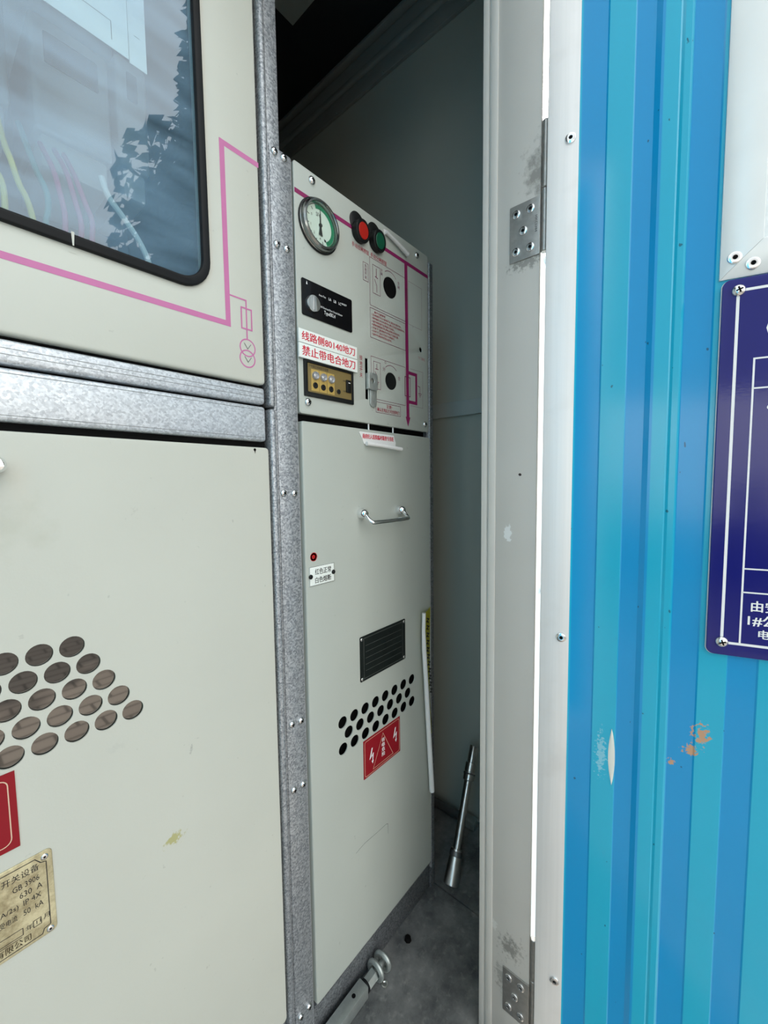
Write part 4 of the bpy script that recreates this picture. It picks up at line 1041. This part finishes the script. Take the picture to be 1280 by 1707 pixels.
# yellow warning sticker peeling off the door edge
t = empty('warning_sticker', (0.80, D, 0.28)); tag(t, 'long yellow warning sticker curling off the right door edge', 'sticker')
b = BM()
rowz = [(0.752, 0.7800, 0.8210), (0.70, 0.7790, 0.8185), (0.65, 0.7800, 0.8175), (0.60, 0.7880, 0.8165), (0.55, 0.7960, 0.8150), (0.50, 0.8020, 0.8145), (0.44, 0.8060, 0.8140)]
prev = None
for z, xa, xb in rowz:
    xm = xa*0.45+xb*0.55
    cur = [bm_v for bm_v in (b.verts.new((xa, D-0.013, z)), b.verts.new((xm, D-0.006, z)), b.verts.new((xb, D-0.0004, z+ (0.003 if z > 0.74 else 0))))]
    if prev:
        for i in range(2): b.faces.new((prev[i], prev[i+1], cur[i+1], cur[i]))
    prev = cur
bmesh.ops.solidify(b, geom=b.faces[:], thickness=0.0003)
obj('sticker_face', b, 'yellow', t, 'yellow printed face')
b = BM()
for i in range(11):
    z = 0.735-0.018*i; xa = 0.7905 + (0.0 if i < 5 else (i-4)*0.0022)
    stroke(b, [(xa, z), (xa+0.0085, z-0.004), (xa, z-0.008), (xa+0.0085, z-0.012)], 0.0030, D-0.0105)
obj('sticker_print', b, 'ink', t, 'black print half hidden by the curl')
b = BM(); curl_tube(b, [(0.7755, D-0.013, 0.752), (0.7725, D-0.013, 0.697), (0.7830, D-0.013, 0.575), (0.7955, D-0.012, 0.433), (0.8090, D-0.011, 0.288)], [0.0045, 0.0055, 0.006, 0.0062, 0.0065]); obj('rolled_edge', b, 'paper', t, 'white rolled backing')

# ------------------------------------------------------------------ tools on the floor
a = Vector((0.866, 0.523, 0.0035)); bdir = Vector((1.055, 0.557, 0.27)) - Vector((0.866, 0.523, 0.0)); L = bdir.length; bd = bdir.normalized()
t = empty('insulating_rod', tuple(a)); tag(t, 'shiny steel rod with thick sleeves leaning on the end wall', 'rod')
b = BM(); lathe(b, a, bd, [(0.0188, 0), (0.0198, 0.001), (0.0185, L*0.10), (0.0150, L*0.225), (0.0142, L*0.235)], 32); sl = obj('lower_sleeve', b, 'steel', t)
b = BM(); lathe(b, a+bd*(L*0.185), bd, [(0.0164, 0), (0.0172, 0.002), (0.0172, 0.009), (0.0160, 0.012)], 32); obj('sleeve_clip', b, 'pipe_dark', t)
b = BM(); lathe(b, a+bd*(L*0.23), bd, [(0.0105, 0), (0.0105, L*0.50)], 28); obj('shaft', b, 'steel', t)
b = BM(); lathe(b, a+bd*(L*0.72), bd, [(0.0125, 0), (0.0150, 0.002), (0.0150, L*0.065), (0.0135, L*0.07), (0.0152, L*0.075), (0.0148, L*0.14), (0.0125, L*0.143)], 30); obj('upper_sleeve', b, 'steel', t)
b = BM(); torus(b, a+bd*(L*0.775), bd, 0.0150, 0.0022, 26, 8); obj('sleeve_ring', b, 'pipe_dark', t)
b = BM(); lathe(b, a+bd*(L*0.86), bd, [(0.0115, 0), (0.0115, L*0.13), (0.0100, L*0.137)], 28); obj('rod_tip', b, 'steel', t)
t = empty('crank_bar', (1.066, 0.72, 0.0)); tag(t, 'dark bar with a square end lying along the end wall behind the leaning rod', 'bar')
b = BM(); tube(b, [(1.066, 1.02, 0.0125), (1.066, 0.585, 0.0125)], 0.012, 16); obj('bar', b, 'pipe_dark', t)
b = BM(); box(b, 1.052, 1.080, 0.555, 0.600, 0.0005, 0.0265, 0.003); obj('square_socket', b, 'tool', t, 'paler square socket')

t = empty('operating_lever', (0.45, 0.545, 0.0)); tag(t, 'grey square tube lever with a pin hole lying at the kick plate', 'lever')
b = BM(); box(b, 0.22, 0.5660, 0.5295, 0.5545, 0.001, 0.028, 0.0025, 2); lv = obj('lever_tube', b, 'tool', t)
b = BM(); lathe(b, (0.535, 0.542, 0.0282), (0, 0, 1), [(0.0042, 0), (0, 0.0002)], 16); obj('pin_hole', b, 'recess', lv)
b = BM(); cyl(b, (0.565, 0.542, 0.0145), (0.5715, 0.542, 0.0145), 0.0125, 20); obj('rubber_collar', b, 'rubber', t)
b = BM(); cyl(b, (0.571, 0.542, 0.0145), (0.597, 0.542, 0.0145), 0.0125, 6, ch=0.001); obj('hex_coupling', b, 'tool', t)
b = BM(); cyl(b, (0.596, 0.542, 0.0145), (0.632, 0.542, 0.0160), 0.0062, 14, ch=0.001); obj('shaft_end', b, 'tool', t)
for xx, yy, dx in ((0.600, 0.5405, 0.03), (0.6225, 0.5405, 0.12)):
    b = BM(); torus(b, (xx, yy, 0.0205), (1, dx, 0), 0.0165, 0.0055, 28, 10); obj('steel_ring', b, 'tool', t, 'thick steel ring on the shaft')
t.location.x -= 0.012
b = BM(); lathe(b, (0.593, 0.520, 0.0005), (0, 0, 1), [(0.0070, 0), (0.0070, 0.0015), (0.0045, 0.002), (0.0030, 0.0008), (0, 0.0008)], 18)
tag(obj('washer', b, 'steel'), 'small pale steel washer on the floor beside the ringed lever', 'washer')
b = BM(); lathe(b, (0.692, 0.533, 0.0005), (0, 0, 1), [(0.0085, 0), (0.0080, 0.003), (0.0060, 0.0075), (0, 0.0085)], 7)
tag(obj('dark_pebble', b, 'recess'), 'small dark lump lying on the floor near the kick plate', 'pebble')

# ------------------------------------------------------------------ perimeter wall behind the camera (mirrored as a pale band in the door and sign)
bm = BM(); box(bm, -5.2, -5.0, -7.0, 2.0, 0.50, 2.15, 0.01); struct('wall_outside', bm, 'outwall', 'white perimeter wall across the paving', 'wall')
bm = BM(); box(bm, -5.22, -4.97, -7.0, 2.0, -0.34, 0.50, 0.01); struct('trim_8', bm, 'pipe_dark', 'dark plinth of the perimeter wall', 'plinth')

# ------------------------------------------------------------------ leafy tree across the paving (seen mirrored in the window)
t = empty('leafy_tree', (3.65, -4.85, -0.32)); tag(t, 'dark leafy tree outside, mirrored at the lower right of the window', 'tree')
b = BM(); tube(b, [(3.65, -4.85, -0.32), (3.67, -4.83, 0.8), (3.61, -4.90, 1.8), (3.65, -4.85, 3.0)], [0.14, 0.11, 0.09, 0.05], 10, sub=1); obj('trunk', b, 'bark', t)
b = BM()
for i in range(11000):
    while True:
        q = Vector((random.uniform(-1, 1), random.uniform(-1, 1), random.uniform(-1, 1)))
        if 0.25 < q.length < 1: break
    c = Vector((3.65, -4.85, 4.4)) + Vector((q.x*1.75, q.y*1.5, q.z*4.2)) * (0.8+0.2*math.sin(5*q.x+3*q.z))
    n_ = Vector((random.gauss(0, 1), random.gauss(0, 1), random.gauss(0, 1))).normalized(); u_ = n_.orthogonal().normalized(); w_ = n_.cross(u_); s_ = random.uniform(0.08, 0.16) if q.length > 0.8 else random.uniform(0.2, 0.34)
    b.faces.new([b.verts.new(c + u_*s_*dx + w_*s_*0.6*dy) for dx, dy in ((-1, 0), (-0.2, 0.8), (1, 0), (-0.2, -0.8))])
obj('foliage', b, 'grass_leaf', t, kind='stuff')
